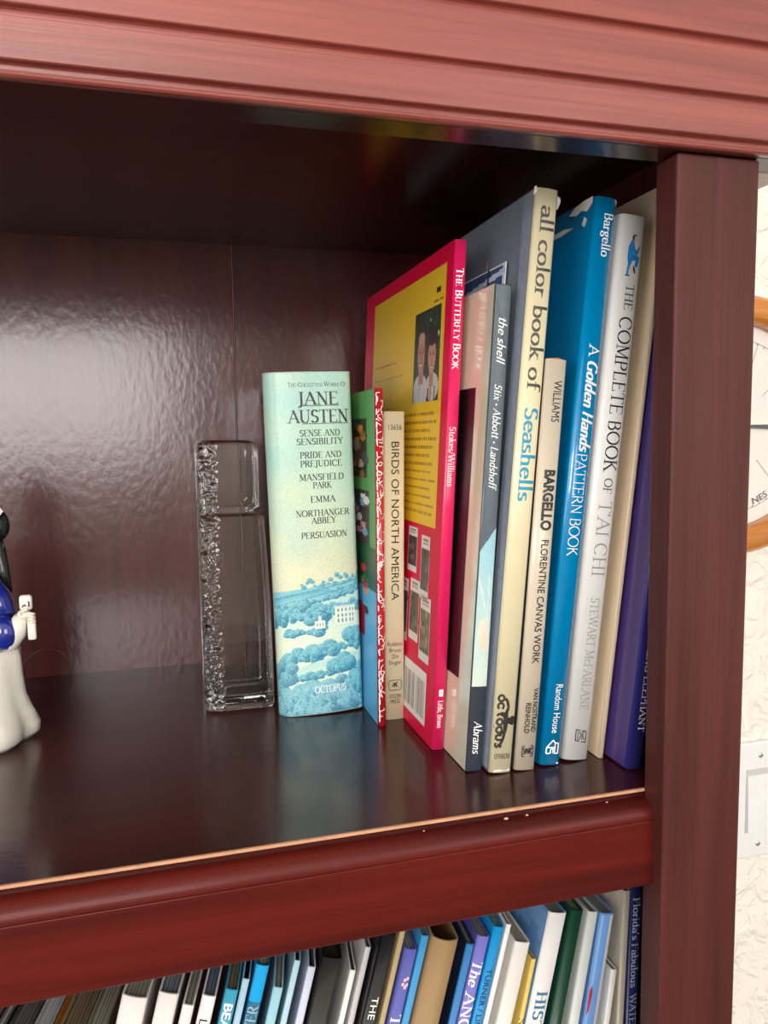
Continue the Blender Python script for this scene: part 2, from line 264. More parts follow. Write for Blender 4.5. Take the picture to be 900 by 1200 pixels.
# ------------------------------------------------------------------ lettering
def arc(cx, cy, rx, ry, a0, a1, n=14):
    return [(cx + rx * math.cos(rad(a0 + (a1 - a0) * k / n)), cy + ry * math.sin(rad(a0 + (a1 - a0) * k / n))) for k in range(n + 1)]
XH = 0.62
def G(ch):
    """serif glyph: list of (weight, points), serif feet, advance; cap height 1"""
    N, T = 1.0, 0.35
    g = {
     'A': ([(T, [(.04, 0), (.38, 1)]), (N, [(.36, 1), (.70, 0)]), (T, [(.15, .34), (.57, .34)])], [(.04, 0), (.70, 0)], .76),
     'B': ([(N, [(.14, 0), (.14, 1)]), (N, [(.14, 1), (.32, 1)] + arc(.32, .765, .2, .235, 90, -90) + [(.14, .53)]), (N, [(.14, .53), (.34, .53)] + arc(.34, .265, .24, .265, 90, -90) + [(.14, 0)])], [], .66),
     'C': ([(N, arc(.42, .5, .36, .5, 48, 312, 22)), (T, [(.68, .86), (.70, .70)])], [], .78),
     'D': ([(N, [(.14, 0), (.14, 1)]), (N, [(.14, 1), (.30, 1)] + arc(.30, .5, .40, .5, 90, -90, 20) + [(.14, 0)])], [], .80),
     'E': ([(N, [(.14, 0), (.14, 1)]), (T, [(.06, 1), (.56, 1), (.56, .86)]), (T, [(.14, .52), (.46, .52)]), (T, [(.06, 0), (.60, 0), (.60, .16)])], [], .66),
     'F': ([(N, [(.14, 0), (.14, 1)]), (T, [(.06, 1), (.54, 1), (.54, .86)]), (T, [(.14, .50), (.44, .50)])], [(.14, 0)], .60),
     'G': ([(N, arc(.42, .5, .36, .5, 48, 300, 22)), (N, [(.66, .02), (.66, .42)]), (T, [(.52, .44), (.76, .44)])], [], .82),
     'H': ([(N, [(.14, 0), (.14, 1)]), (N, [(.64, 0), (.64, 1)]), (T, [(.14, .52), (.64, .52)])], [(.14, 0), (.14, 1), (.64, 0), (.64, 1)], .80),
     'I': ([(N, [(.16, 0), (.16, 1)])], [(.16, 0), (.16, 1)], .34),
     'J': ([(N, [(.24, 1), (.24, .0), (.18, -.14), (.06, -.20)])], [(.24, 1)], .42),
     'K': ([(N, [(.14, 0), (.14, 1)]), (T, [(.14, .44), (.58, 1)]), (N, [(.28, .58), (.66, 0)])], [(.14, 0), (.14, 1), (.66, 0), (.56, 1)], .76),
     'L': ([(N, [(.14, 0), (.14, 1)]), (T, [(.06, 0), (.56, 0), (.56, .18)])], [(.14, 1)], .62),
     'M': ([(T, [(.14, 0), (.14, 1)]), (N, [(.14, 1), (.46, .08)]), (T, [(.46, .08), (.78, 1)]), (N, [(.78, 1), (.78, 0)])], [(.14, 0), (.78, 0), (.12, 1), (.80, 1)], .94),
     'N': ([(T, [(.14, 0), (.14, 1)]), (N, [(.14, 1), (.66, 0)]), (T, [(.66, 0), (.66, 1)])], [(.14, 0), (.10, 1), (.66, 1)], .80),
     'O': ([(N, arc(.43, .5, .37, .5, 0, 360, 28))], [], .86),
     'P': ([(N, [(.14, 0), (.14, 1)]), (N, [(.14, 1), (.32, 1)] + arc(.32, .735, .24, .265, 90, -90) + [(.14, .47)])], [(.14, 0)], .62),
     'R': ([(N, [(.14, 0), (.14, 1)]), (N, [(.14, 1), (.32, 1)] + arc(.32, .745, .22, .255, 90, -90) + [(.14, .49)]), (N, [(.32, .49), (.66, 0)])], [(.14, 0), (.66, 0)], .72),
     'S': ([(N, arc(.30, .74, .20, .26, 30, 230, 14) + arc(.28, .26, .22, .26, 70, -150, 16))], [], .58),
     'T': ([(N, [(.34, 0), (.34, 1)]), (T, [(.04, .84), (.04, 1), (.64, 1), (.64, .84)])], [(.34, 0)], .68),
     'U': ([(N, [(.14, 1), (.14, .32)] + arc(.39, .32, .25, .32, 180, 300)), (T, arc(.39, .32, .25, .32, 290, 360) + [(.64, 1)])], [(.14, 1), (.64, 1)], .78),
     'V': ([(N, [(.06, 1), (.38, 0)]), (T, [(.38, 0), (.68, 1)])], [(.06, 1), (.68, 1)], .74),
     'W': ([(N, [(.06, 1), (.32, 0)]), (T, [(.32, 0), (.54, 1)]), (N, [(.54, 1), (.80, 0)]), (T, [(.80, 0), (1.04, 1)])], [(.06, 1), (.54, 1), (1.04, 1)], 1.1),
     'X': ([(N, [(.06, 1), (.64, 0)]), (T, [(.06, 0), (.64, 1)])], [(.06, 1), (.64, 0), (.06, 0), (.64, 1)], .7),
     'Y': ([(N, [(.06, 1), (.36, .48)]), (T, [(.36, .48), (.64, 1)]), (N, [(.36, .48), (.36, 0)])], [(.36, 0), (.06, 1), (.64, 1)], .70),
     'Z': ([(T, [(.06, .86), (.06, 1), (.58, 1)]), (N, [(.58, 1), (.06, 0)]), (T, [(.06, 0), (.60, 0), (.60, .16)])], [], .66),
     'a': ([(N, arc(.24, XH - .17, .18, .17, 150, 0, 8) + [(.42, .08), (.50, 0)]), (N, [(.42, .36)] + arc(.23, .16, .17, .17, 90, 330, 12) + [(.42, .14)])], [], .52),
     'b': ([(N, [(.12, 1.08), (.12, 0)]), (N, arc(.31, XH / 2, .21, XH / 2, 140, -140, 18))], [], .58),
     'c': ([(N, arc(.29, XH / 2, .23, XH / 2, 50, 315, 18))], [], .50),
     'd': ([(N, [(.46, 1.08), (.46, 0)]), (N, arc(.28, XH / 2, .21, XH / 2, 40, 320, 18))], [(.50, 0)], .60),
     'e': ([(N, [(.09, .34), (.49, .34)] + arc(.29, XH / 2, .21, XH / 2, 5, 318, 20))], [], .54),
     'f': ([(N, [(.18, 0), (.18, .84)] + arc(.32, .84, .14, .22, 180, 50, 8)), (T, [(.04, XH), (.36, XH)])], [(.18, 0)], .36),
     'g': ([(N, arc(.25, .42, .17, .19, 0, 360, 18)), (T, [(.40, .56), (.54, .62)]), (N, [(.18, .24), (.12, .12), (.34, .06)] + arc(.27, -.12, .21, .17, 60, -220, 18))], [], .54),
     'h': ([(N, [(.12, 1.08), (.12, 0)]), (N, [(.12, .40)] + arc(.30, .42, .17, .20, 150, 0, 8) + [(.47, 0)])], [(.12, 0), (.47, 0)], .60),
     'i': ([(N, [(.13, 0), (.13, XH)]), (N, [(.13, .85), (.13, .93)])], [(.13, 0)], .28),
     'k': ([(N, [(.12, 1.08), (.12, 0)]), (T, [(.12, .24), (.44, XH)]), (N, [(.24, .36), (.50, 0)])], [(.12, 0), (.50, 0), (.44, XH)], .58),
     'l': ([(N, [(.13, 0), (.13, 1.08)])], [(.13, 0)], .28),
     'm': ([(N, [(.12, 0), (.12, XH)]), (N, [(.12, .42)] + arc(.28, .43, .15, .19, 150, 0, 8) + [(.43, 0)]), (N, [(.43, .42)] + arc(.59, .43, .15, .19, 150, 0, 8) + [(.74, 0)])], [(.12, 0), (.43, 0), (.74, 0)], .88),
     'n': ([(N, [(.12, 0), (.12, XH)]), (N, [(.12, .40)] + arc(.30, .42, .17, .20, 150, 0, 8) + [(.47, 0)])], [(.12, 0), (.47, 0)], .60),
     'o': ([(N, arc(.29, XH / 2, .23, XH / 2, 0, 360, 22))], [], .58),
     'p': ([(N, [(.12, -.34), (.12, XH)]), (N, arc(.31, XH / 2, .21, XH / 2, 140, -140, 18))], [(.12, -.34)], .58),
     'r': ([(N, [(.12, 0), (.12, XH)]), (N, [(.12, .42), (.24, .58), (.38, .56)])], [(.12, 0)], .42),
     's': ([(N, arc(.22, .465, .14, .155, 40, 240, 10) + arc(.21, .155, .15, .155, 60, -150, 12))], [], .42),
     't': ([(N, [(.18, .88), (.18, .14)] + arc(.29, .13, .11, .13, 180, 310, 6)), (T, [(.04, XH), (.36, XH)])], [], .38),
     'u': ([(N, [(.12, XH), (.12, .2)] + arc(.28, .2, .16, .2, 180, 350, 8)), (N, [(.46, XH), (.46, 0)])], [(.50, 0)], .60),
     'w': ([(N, [(.04, XH), (.22, 0)]), (T, [(.22, 0), (.38, XH)]), (N, [(.38, XH), (.56, 0)]), (T, [(.56, 0), (.74, XH)])], [(.04, XH), (.74, XH)], .78),
     'x': ([(N, [(.06, XH), (.46, 0)]), (T, [(.06, 0), (.46, XH)])], [], .5),
     "'": ([(N, [(.1, 1.0), (.08, .78)])], [], .2), ',': ([(N, [(.1, .05), (.06, -.14)])], [], .24), '.': ([(N, [(.1, .02), (.1, .06)])], [], .24),
     '/': ([(T, [(.02, -.1), (.34, 1.05)])], [], .38), '*': ([(N, arc(.16, .34, .06, .08, 0, 360, 8))], [], .34),
    }
    return g.get(ch)
def hull(pts):
    pts = sorted(set((round(a, 5), round(b, 5)) for a, b in pts))
    def half(ps):
        h = []
        for q in ps:
            while len(h) > 1 and (h[-1][0] - h[-2][0]) * (q[1] - h[-2][1]) - (h[-1][1] - h[-2][1]) * (q[0] - h[-2][0]) <= 0: h.pop()
            h.append(q)
        return h[:-1]
    return half(pts) + half(pts[::-1])
def serif_polys(text, w=0.15, t=0.06, smallcaps=0.0, shear=0.0, spacing=0.03, serif=0.15):
    polys = []; x = 0.0
    for ch in text:
        if ch == ' ': x += 0.32; continue
        k = 1.0; c = ch
        if smallcaps and ch.islower(): c = ch.upper(); k = smallcaps
        gl = G(c)
        if gl is None: x += 0.3; continue
        strokes, feet, adv = gl
        for wt, pts in strokes:
            hw = max(w * wt, t) / 2; ht = t / 2
            fine = [pts[0]]
            for a, b in zip(pts[:-1], pts[1:]):
                m = max(1, int(math.hypot(b[0] - a[0], b[1] - a[1]) / 0.17)); fine += [(a[0] + (b[0] - a[0]) * i / m, a[1] + (b[1] - a[1]) * i / m) for i in range(1, m + 1)]
            for a, b in zip(fine[:-1], fine[1:]):
                q = [(p[0] + sx * hw, p[1] + sz * ht) for p in (a, b) for sx in (-1, 1) for sz in (-1, 1)]
                polys.append([(x + u * k + shear * v * k, v * k) for u, v in hull(q)])
        if serif:
            for (fx, fy) in feet:
                q = [(fx - serif, fy - t / 2), (fx + serif, fy - t / 2), (fx + serif, fy + t / 2), (fx - serif, fy + t / 2)]
                polys.append([(x + u * k + shear * v * k, v * k) for u, v in q])
        x += adv * k + spacing
    return polys, x - spacing
def sans_polys(text, bold=0.0):
    cu = bpy.data.curves.new('t', 'FONT'); cu.body = text; cu.size = 1.0; cu.offset = bold; cu.resolution_u = 3
    ob = bpy.data.objects.new('t', cu); COL.objects.link(ob)
    dg = bpy.context.evaluated_depsgraph_get(); dg.update()
    me = ob.evaluated_get(dg).to_mesh()
    vs = [(v.co.x, v.co.y) for v in me.vertices]; polys = [[vs[i] for i in p.vertices] for p in me.polygons]
    ob.evaluated_get(dg).to_mesh_clear(); bpy.data.objects.remove(ob); bpy.data.curves.remove(cu)
    if not polys: return [], 1
    xs = [v[0] for p in polys for v in p]; x0 = min(xs)
    return [[((u - x0) / 0.70, v / 0.70) for u, v in p] for p in polys], (max(xs) - x0) / 0.70
def place(polys, width, h, length, fn):
    """polys in cap-height units; fn(s, t) -> local xyz"""
    k = length / width; V = []; F = []
    for p in polys:
        i = len(V); V += [fn(u * k, v * h) for u, v in p]; F.append(tuple(range(i, i + len(p))))
    return V, F

# ------------------------------------------------------------------ book builder
PAGES = pages_mat('cream_page_edges', (226, 216, 196), (170, 158, 138))
PAGES_GREY = pages_mat('grey_page_edges', (158, 150, 136), (84, 78, 70))
PAGES_BROWN = pages_mat('brown_page_edges', (136, 116, 90), (70, 56, 40))
class Book: pass
def book(name, x, y, T, H, D, lean, yaw, spine, left=None, right=None, pages=None, t=0.0011, bulge=0.0008, r=0.0012, over=0.0025, sink=None, zb=0.0, from_left=False, wedge=0.0, r2=None, label=None, group=None):
    """x,y = where the lower right corner (or lower left, from_left) of the spine meets the shelf"""
    l = rad(lean); yr = rad(-yaw)
    if from_left: bx, by = x, y
    else: bx, by = x - T * math.cos(l) * math.cos(yr), y - T * math.cos(l) * math.sin(yr)
    root = empty(name, (bx, by, zb + max(0.0, T * math.sin(l)) + 0.0001), (0, l, yr))
    tag(root, label, 'book', group)
    if r2 is None: r2 = r
    b = Book(); b.root = root; b.T, b.H, b.D = T, H, D
    def sy(px):
        u = min(1, max(0, px / T)); base = -bulge * (1 - (2 * u - 1) ** 2)
        e, rc_ = (px, r) if px < T / 2 else (T - px, r2)
        if e < rc_: e = max(e, 0); base += rc_ - math.sqrt(max(0, rc_ * rc_ - (rc_ - e) ** 2))
        return base
    b.sy = sy
    xs = [r * (1 - math.cos(math.pi / 2 * k / 5)) for k in range(6)] + [r + (T - r - r2) * k / 8 for k in range(1, 8)] + [T - r2 * (1 - math.cos(math.pi / 2 * k / 5)) for k in range(5, -1, -1)]
    outer = [(wedge, D)] + [(0, r + .0001)] + [(q, sy(q)) for q in xs[1:-1]] + [(T, r2 + .0001)] + [(T, D)]
    inner = []
    n = len(outer)
    for i, (qx, qy) in enumerate(outer):
        inner.append((min(max(qx + (t if i == 0 else 0), t), T - t), qy if i in (0, n - 1) else max(qy + t, t + sy(min(max(qx, t), T - t)))))
    V = [(qx, qy, 0) for qx, qy in outer] + [(qx, qy, H) for qx, qy in outer] + [(qx, qy, 0) for qx, qy in inner] + [(qx, qy, H) for qx, qy in inner]
    F = []; FM = []
    for i in range(n - 1):
        mi = 1 if i == 0 else (2 if i == n - 2 else 0)
        F.append((i, i + 1, n + i + 1, n + i)); FM.append(mi)
        F.append((2 * n + i + 1, 2 * n + i, 3 * n + i, 3 * n + i + 1)); FM.append(mi)
        F.append((n + i, n + i + 1, 3 * n + i + 1, 3 * n + i)); FM.append(mi)
        F.append((i + 1, i, 2 * n + i, 2 * n + i + 1)); FM.append(mi)
    for i in (0, n - 1): F.append((i, n + i, 3 * n + i, 2 * n + i)); FM.append(1 if i == 0 else 2)
    left = left or spine; right = right or left
    b.cover = mesh_obj('cover', V, F, None, root, False, [spine, left, right], FM)
    me = b.cover.data
    for p in me.polygons:
        if p.index % 4 in (0, 1) and 0 < p.index // 4 < n - 2: p.use_smooth = True
    s = over if sink is None else sink
    b.pages = box('page_block', t + .0001, T - t - .0001, t + (.0006 if sink is None else .004), D - max(over, .0015), max(over, .0002), H - max(s, .0002), pages or PAGES, root)
    if wedge:
        for q in b.pages.data.vertices:
            if q.co.x < T / 2: q.co.x += wedge * max(0, q.co.y) / D + .0004
    return b
def spine_text(b, text, z0, z1, h, mat, font='serif', xc=0.5, mode='down', part='title_lettering', eps=0.00022, **k):
    if font == 'sans': eps = 0.00035
    polys, w = serif_polys(text, **k) if font == 'serif' else sans_polys(text, **k)
    if not polys: return
    T = b.T; x0 = T * xc
    if mode == 'down': fn = lambda s, t: (x0 - h / 2 + t, b.sy(x0 - h / 2 + t) - eps, z0 - s)
    elif mode == 'up': fn = lambda s, t: (x0 + h / 2 - t, b.sy(x0 + h / 2 - t) - eps, z0 + s)
    V, F = place(polys, w, h, abs(z1 - z0), fn)
    return mesh_obj(part, V, F, mat, b.root)
def flat_text(b, text, xc, z, h, length, mat, font='serif', part='title_lettering', eps=0.00018, flip=False, **k):
    """upright line, centred at fraction xc of the spine width"""
    polys, w = serif_polys(text, **k) if font == 'serif' else sans_polys(text, **k)
    sg = -1 if flip else 1
    X = lambda s: b.T * xc + sg * (s - length / 2)
    V, F = place(polys, w, h, length, lambda s, t: (X(s), b.sy(X(s)) - eps, z + sg * t))
    return mesh_obj(part, V, F, mat, b.root)

# raster canvas that becomes a colour-per-face printed panel
class Canvas:
    def __init__(s, w, h, rgb):
        s.w, s.h = w, h; s.a = np.zeros((h, w, 3)); s.a[:] = rgb
        s.V, s.U = np.meshgrid((np.arange(h) + .5) / h, (np.arange(w) + .5) / w, indexing='ij')   # v up, u right
    def paint(s, mask, rgb): s.a[mask] = rgb
    def rect(s, u0, u1, v0, v1, rgb): s.paint((s.U >= u0) & (s.U < u1) & (s.V >= v0) & (s.V < v1), rgb)
    def ell(s, cu, cv, ru, rv, rgb): s.paint(((s.U - cu) / ru) ** 2 + ((s.V - cv) / rv) ** 2 < 1, rgb)
    def line(s, u0, v0, u1, v1, wd, rgb, asp=1.0):
        du, dv = u1 - u0, (v1 - v0) * asp; L2 = du * du + dv * dv + 1e-9
        t = np.clip(((s.U - u0) * du + (s.V - v0) * asp * dv) / L2, 0, 1)
        s.paint(np.hypot(s.U - u0 - t * du, (s.V - v0) * asp - t * dv) < wd, rgb)
    def noise(s, amp):
        s.a += RNG.normal(0, amp, (s.h, s.w, 1))
def panel(name, parent, cv, pos, mat=None, us=None):
    """pos(u, v) -> local xyz on the surface"""
    w, h = cv.w, cv.h; us = us if us is not None else np.linspace(0, 1, w + 1); vs = np.linspace(0, 1, h + 1)
    V = [pos(u, v) for v in vs for u in us]
    F = [(j * (w + 1) + i, j * (w + 1) + i + 1, (j + 1) * (w + 1) + i + 1, (j + 1) * (w + 1) + i) for j in range(h) for i in range(w)]
    o = mesh_obj(name, V, F, mat or PRINT, parent)
    c = np.clip(cv.a, 0, 255) / 255.0; c = np.where(c <= .04045, c / 12.92, ((c + .055) / 1.055) ** 2.4)
    at = o.data.color_attributes.new('Col', 'FLOAT_COLOR', 'CORNER')
    col = np.ones((h * w, 4, 4), dtype=np.float32); col[:, :, :3] = c.reshape(-1, 1, 3)
    at.data.foreach_set('color', col.ravel())
    return o
def spine_panel(b, name, cv, z0, z1, mat=None, eps=0.0001, x0=0.0, x1=1.0):
    return panel(name, b.root, cv, lambda u, v: (b.T * (x0 + (x1 - x0) * u), b.sy(b.T * (x0 + (x1 - x0) * u)) - eps, z0 + (z1 - z0) * v), mat)
def cover_panel(b, name, cv, y0, y1, z0, z1, mat=None, eps=0.00015):
    # left (camera side) cover: u = 0 at the far edge, 1 near the spine
    return panel(name, b.root, cv, lambda u, v: (-eps, y1 + (y0 - y1) * u, z0 + (z1 - z0) * v), mat)

BLACK = M((22, 22, 24), 0.4); WHITE = M((240, 240, 236), 0.4); GREYINK = M((140, 140, 138), 0.5); INK = M((38, 44, 48), 0.4)
UP = 'books standing on the upper shelf'
LOW = 'books leaning on the lower shelf'

# ---- thick pale green novel omnibus
b = book('novel_omnibus', -0.1075, 0.1743, 0.0555, 0.2211, 0.125, -1.37, 0, M((176, 210, 196), 0.28, 0.6), wedge=0.0175, bulge=0.0030, r=0.0085, r2=0.003, over=0.003, t=0.0016,
         pages=PAGES, label='thick pale green book of collected novels with a blue landscape on its spine', group=UP)
cv = Canvas(120, 430, (186, 218, 203))
U, V = cv.U, cv.V
def vnoise(U, V, sc, seed, asp=4.0):
    r = np.random.default_rng(seed); g = r.random((64, 64)); a = U * sc; c = V * sc * asp
    i, j = a.astype(int) % 63, c.astype(int) % 63; fu, fv = a - np.floor(a), c - np.floor(c); fu = fu * fu * (3 - 2 * fu); fv = fv * fv * (3 - 2 * fv)
    return (g[i, j] * (1 - fu) + g[i + 1, j] * fu) * (1 - fv) + (g[i, j + 1] * (1 - fu) + g[i + 1, j + 1] * fu) * fv
t = np.clip((0.78 - V) / 0.36, 0, 1)[..., None]
cv.a = (1 - t) * np.array((168, 204, 188)) + t * np.array((204, 212, 184))
cv.a += ((vnoise(U, V, 3, 1) - .5) * 26)[..., None] * np.array((1, .4, -.2))
def ridge(v0, slope, amp, seed, sc=4): return v0 + slope * (U - .5) + amp * (vnoise(U, U * 0 + .3, sc, seed) - .5)
def land(v0, slope, amp, seed, top, bot, depth=.12, sc=4):
    rg = ridge(v0, slope, amp, seed, sc); m = V < rg; tt = np.clip((rg - V) / depth, 0, 1)[..., None]
    col = (1 - tt) * np.array(top) + tt * np.array(bot); cv.a[m] = col[m]
def trees(line, n, size, dark=(44, 122, 152), light=(128, 192, 202), asp=4.0, u0=0, u1=1, jit=.012, seed=3):
    r = np.random.default_rng(seed)
    for k in range(n):
        u = u0 + (u1 - u0) * (k + r.random()) / n; v = line(u) + r.normal(0, jit); s = size * (.6 + .7 * r.random())
        m = ((U - u) / s) ** 2 + ((V - v) * asp / s) ** 2 < 1
        sh = np.clip(.5 + ((V - v) * asp * .6 - (U - u) * .5) / s + r.normal(0, .30, U.shape), 0, 1)[..., None]
        cc = (1 - sh) * np.array(dark) + sh * np.array(light); cv.a[m] = cc[m]
land(.388, .035, .02, 5, (120, 188, 200), (168, 212, 210), .05)
trees(lambda u: .384 + .035 * (u - .5), 34, .022, (70, 150, 175), (120, 185, 198), seed=1, u0=.35)
land(.365, .03, .02, 8, (96, 170, 190), (150, 204, 206), .03)
for a, s, w in ((.372, .05, .006), (.355, .06, .005)): cv.line(0, a - s / 2, 1, a + s / 2, w, (70, 150, 176), 4)
land(.335, .07, .01, 9, (184, 220, 208), (206, 226, 204), .06)
trees(lambda u: .300 + .075 * u, 40, .030, seed=4, jit=.003)
land(.285, .01, .02, 11, (196, 222, 206), (214, 228, 204), .05)
trees(lambda u: .285 + .02 * math.sin(5 * u), 40, .055, seed=5, u0=0, u1=.56, jit=.011)
trees(lambda u: .302 + .018 * u, 20, .05, seed=6, u0=.5, u1=1, jit=.006)
land(.262, .045, .012, 14, (206, 226, 206), (214, 228, 204), .05)
trees(lambda u: .232 + .04 * u, 12, .045, seed=15, u0=.15, u1=.55, jit=.006)
cv.rect(.64, .88, .262, .316, (226, 232, 214)); cv.rect(.63, .89, .313, .319, (196, 214, 204))
for i in range(5):
    for j in range(3): cv.rect(.665 + i * .044, .682 + i * .044, .268 + j * .016, .278 + j * .016, (92, 140, 150))
cv.rect(.46, .55, .256, .280, (222, 230, 212)); cv.rect(.49, .515, .280, .292, (222, 230, 212))
for i in range(3): cv.rect(.472 + i * .026, .484 + i * .026, .262, .272, (92, 140, 150))
trees(lambda u: .225, 9, .085, seed=7, u0=.78, u1=1.0, jit=.012)
trees(lambda u: .165 + .05 * u, 26, .065, seed=8, jit=.008, u0=.1, u1=.62)
trees(lambda u: .200 - .01 * u, 10, .04, seed=18, jit=.005, u0=.6, u1=1)
land(.155, .045, .02, 17, (176, 216, 210), (210, 226, 204), .05)
trees(lambda u: .100 + .035 * u, 30, .036, seed=9, jit=.003, u0=.2)
trees(lambda u: .145, 8, .075, seed=10, u0=.6, u1=.82, jit=.007)
trees(lambda u: .130, 9, .08, seed=22, u0=-.02, u1=.22, jit=.02, dark=(74, 130, 160))
land(.090, .045, .01, 20, (150, 206, 212), (140, 200, 208), .05)
trees(lambda u: .030 + .045 * max(0, u - .3), 90, .10, dark=(56, 120, 150), light=(140, 196, 206), seed=11, jit=.022)
trees(lambda u: .085, 14, .09, seed=12, u0=.82, u1=1.02, jit=.02)
cv.noise(5)
us = np.array([0.5 - 0.5 * math.cos(math.pi * (0.06 + 0.88 * k / 120)) for k in range(121)]); us = (us - us[0]) / (us[-1] - us[0])
panel('spine_picture', b.root, cv, lambda u, v: (b.T * (.004 + .992 * (.35 * u + .65 * (.5 - .5 * math.cos(math.pi * u)))), b.sy(b.T * (.004 + .992 * (.35 * u + .65 * (.5 - .5 * math.cos(math.pi * u))))) - .0001, .0006 + (b.H - .0012) * v))
for s, xc, z, h, ln, kw in (('The Collected Works Of', .60, .2118, .0026, .0380, dict(smallcaps=.78, w=.12)), ('JANE', .60, .2005, .0078, .0262, dict(w=.15)), ('AUSTEN', .60, .1893, .0078, .0388, dict(w=.15)),
        ('SENSE AND', .605, .1808, .0039, .0262, {}), ('SENSIBILITY', .60, .1755, .0039, .0300, {}), ('PRIDE AND', .605, .1670, .0039, .0270, {}), ('PREJUDICE', .605, .1615, .0039, .0272, {}),
        ('MANSFIELD', .605, .1529, .0039, .0290, {}), ('PARK', .605, .1477, .0039, .0122, {}), ('EMMA', .605, .1388, .0039, .0162, {}), ('NORTHANGER', .60, .1300, .0039, .0350, {}), ('ABBEY', .605, .1251, .0039, .0160, {}), ('PERSUASION', .605, .1159, .0039, .0300, {})):
    flat_text(b, s, xc, z, h, ln, INK, part='title_lettering' if h > .007 else 'contents_lettering', **kw)
for z, x0, x1 in ((.1996, .40, .84), (.1883, .40, .945)):
    mesh_obj('title_rule', [(b.T * q, b.sy(b.T * q) - .0002, z + dz) for q in np.linspace(x0, x1, 12) for dz in (0, .00045)], [(2 * i, 2 * i + 2, 2 * i + 3, 2 * i + 1) for i in range(11)], INK, b.root)
flat_text(b, 'OCTOPUS', .60, .0142, .0046, .0210, WHITE, part='publisher_lettering', w=.13)
o = box('head_cloth', .003, b.T - .003, .0045, .012, b.H - .0035, b.H + .0012, M((104, 28, 30), .6), b.root, bevel=.0008)

# ---- thin book, red spine with white scribble
b = book('scribble_spine_book', -0.1012, 0.1409, 0.0052, 0.2096, 0.150, 0.17, 0, M((190, 28, 42), 0.3, 0.5), left=M((86, 150, 84), 0.25, 0.6), bulge=.0005, r=.0012, over=.0004, t=.0006,
         label='thin book with white scribbles on a red spine and a green and blue cover', group=UP)
cv = Canvas(60, 160, (92, 158, 90))
cv.rect(0, 1, 0, .495, (92, 172, 220)); cv.rect(0, 1, .49, .53, (30, 92, 54)); cv.rect(0, 1, .40, .49, (34, 80, 60))
cv.rect(0, .90, .53, .70, (70, 60, 56)); cv.rect(0, .86, .74, .92, (60, 56, 50))
for k in range(60): cv.ell(RNG.random() * .86, .745 + RNG.random() * .16, .05, .012, tuple(RNG.choice([(150, 100, 60), (205, 140, 50), (90, 80, 80), (50, 46, 44), (170, 150, 140)])))
for k in range(60): cv.ell(RNG.random() * .86, .545 + RNG.random() * .15, .05, .012, tuple(RNG.choice([(210, 150, 160), (230, 226, 224), (120, 170, 200), (60, 50, 50), (150, 110, 90)])))
for k in range(50): cv.ell(RNG.random() * .82, .30 + RNG.random() * .17, .05, .012, tuple(RNG.choice([(30, 70, 40), (190, 60, 80), (200, 160, 120), (40, 50, 60), (60, 110, 60)])))
cv.rect(0, .80, .24, .33, (170, 40, 70)); cv.ell(.6, .29, .1, .03, (225, 190, 170))
cover_panel(b, 'cover_picture', cv, .0012, .149, .0004, .2092)
rr = random.Random(5); V_, F_ = [], []
def stroke2(pts, wd, T=b.T, sy=b.sy):
    for (a, c) in zip(pts[:-1], pts[1:]):
        d = Vector((c[0] - a[0], c[1] - a[1])); L = d.length or 1e-9; nn = Vector((-d.y, d.x)) / L * wd / 2; i = len(V_)
        for q in (Vector(a) + nn, Vector(a) - nn, Vector(c) - nn, Vector(c) + nn): V_.append((q.x, sy(q.x) - .0002, q.y))
        F_.append((i, i + 1, i + 2, i + 3))
z = .207
while z > .003:
    px, pz, ang = rr.uniform(.001, .004), z, rr.uniform(0, 6)
    pts = [(px, pz)]
    for k in range(rr.randint(5, 14)):
        ang += rr.uniform(-1.3, 1.3); px = min(.0048, max(.0006, px + .0011 * math.cos(ang))); pz = min(.2085, max(.001, pz + .0011 * math.sin(ang))); pts.append((px, pz))
    stroke2(pts, .00042); z -= rr.uniform(.0022, .0052)
z = .205
while z > .004:
    stroke2([(.0007 + rr.uniform(0, .0003), z), (.0007 + rr.uniform(0, .0005), z - .0035)], .0006); z -= rr.uniform(.004, .008)
mesh_obj('spine_scribble', V_, F_, WHITE, b.root)

# ---- small field guide
cloth = M((222, 206, 172), 0.6, bump=.1, bscale=900)
b = book('bird_guide', -0.0868, 0.1495, 0.0138, 0.1958, 0.115, 0.68, 0, cloth, bulge=.0008, r=.0012, over=.0003, t=.0007, label='small cream field guide with black capitals between a red spine and a pink book', group=UP)
flat_text(b, '13656', .53, .1845, .0034, .0085, INK, font='sans', part='number_lettering')
spine_text(b, 'BIRDS OF NORTH AMERICA', .1772, .0775, .0050, BLACK, font='sans', xc=.54, bold=.0)
for i, s in enumerate(('Robbins', 'Bruun', 'Zim', 'Singer')): flat_text(b, s, .54, .0480 - i * .0040, .0027, (.0098, .0076, .0046, .0082)[i], INK, font='sans', part='author_lettering')
ring = []; 
V_, F_ = [], []
rc = [(.0037 + .0075 * (.5 + .5 * sgnx) , .0) for sgnx in ()]
pts = [(b.T * .54 + sx * (.0041 - .001) + .001 * math.cos(rad(a)), .0225 + sz * (.0032 - .001) + .001 * math.sin(rad(a))) for sx, sz, a0 in ((1, 1, 0), (-1, 1, 90), (-1, -1, 180), (1, -1, 270)) for a in (a0, a0 + 45, a0 + 90)]
stroke2(pts + pts[:1], .0004, b.T, b.sy)
for q in ([(.0052, .0215), (.0070, .0236), (.0092, .0244)], [(.0060, .0242), (.0072, .0228), (.0090, .0212)], [(.0066, .0210), (.0072, .0232)], [(.0076, .0236), (.0086, .0226)]): stroke2(q, .0007, b.T, b.sy)
mesh_obj('publisher_emblem', V_, F_, INK, b.root)
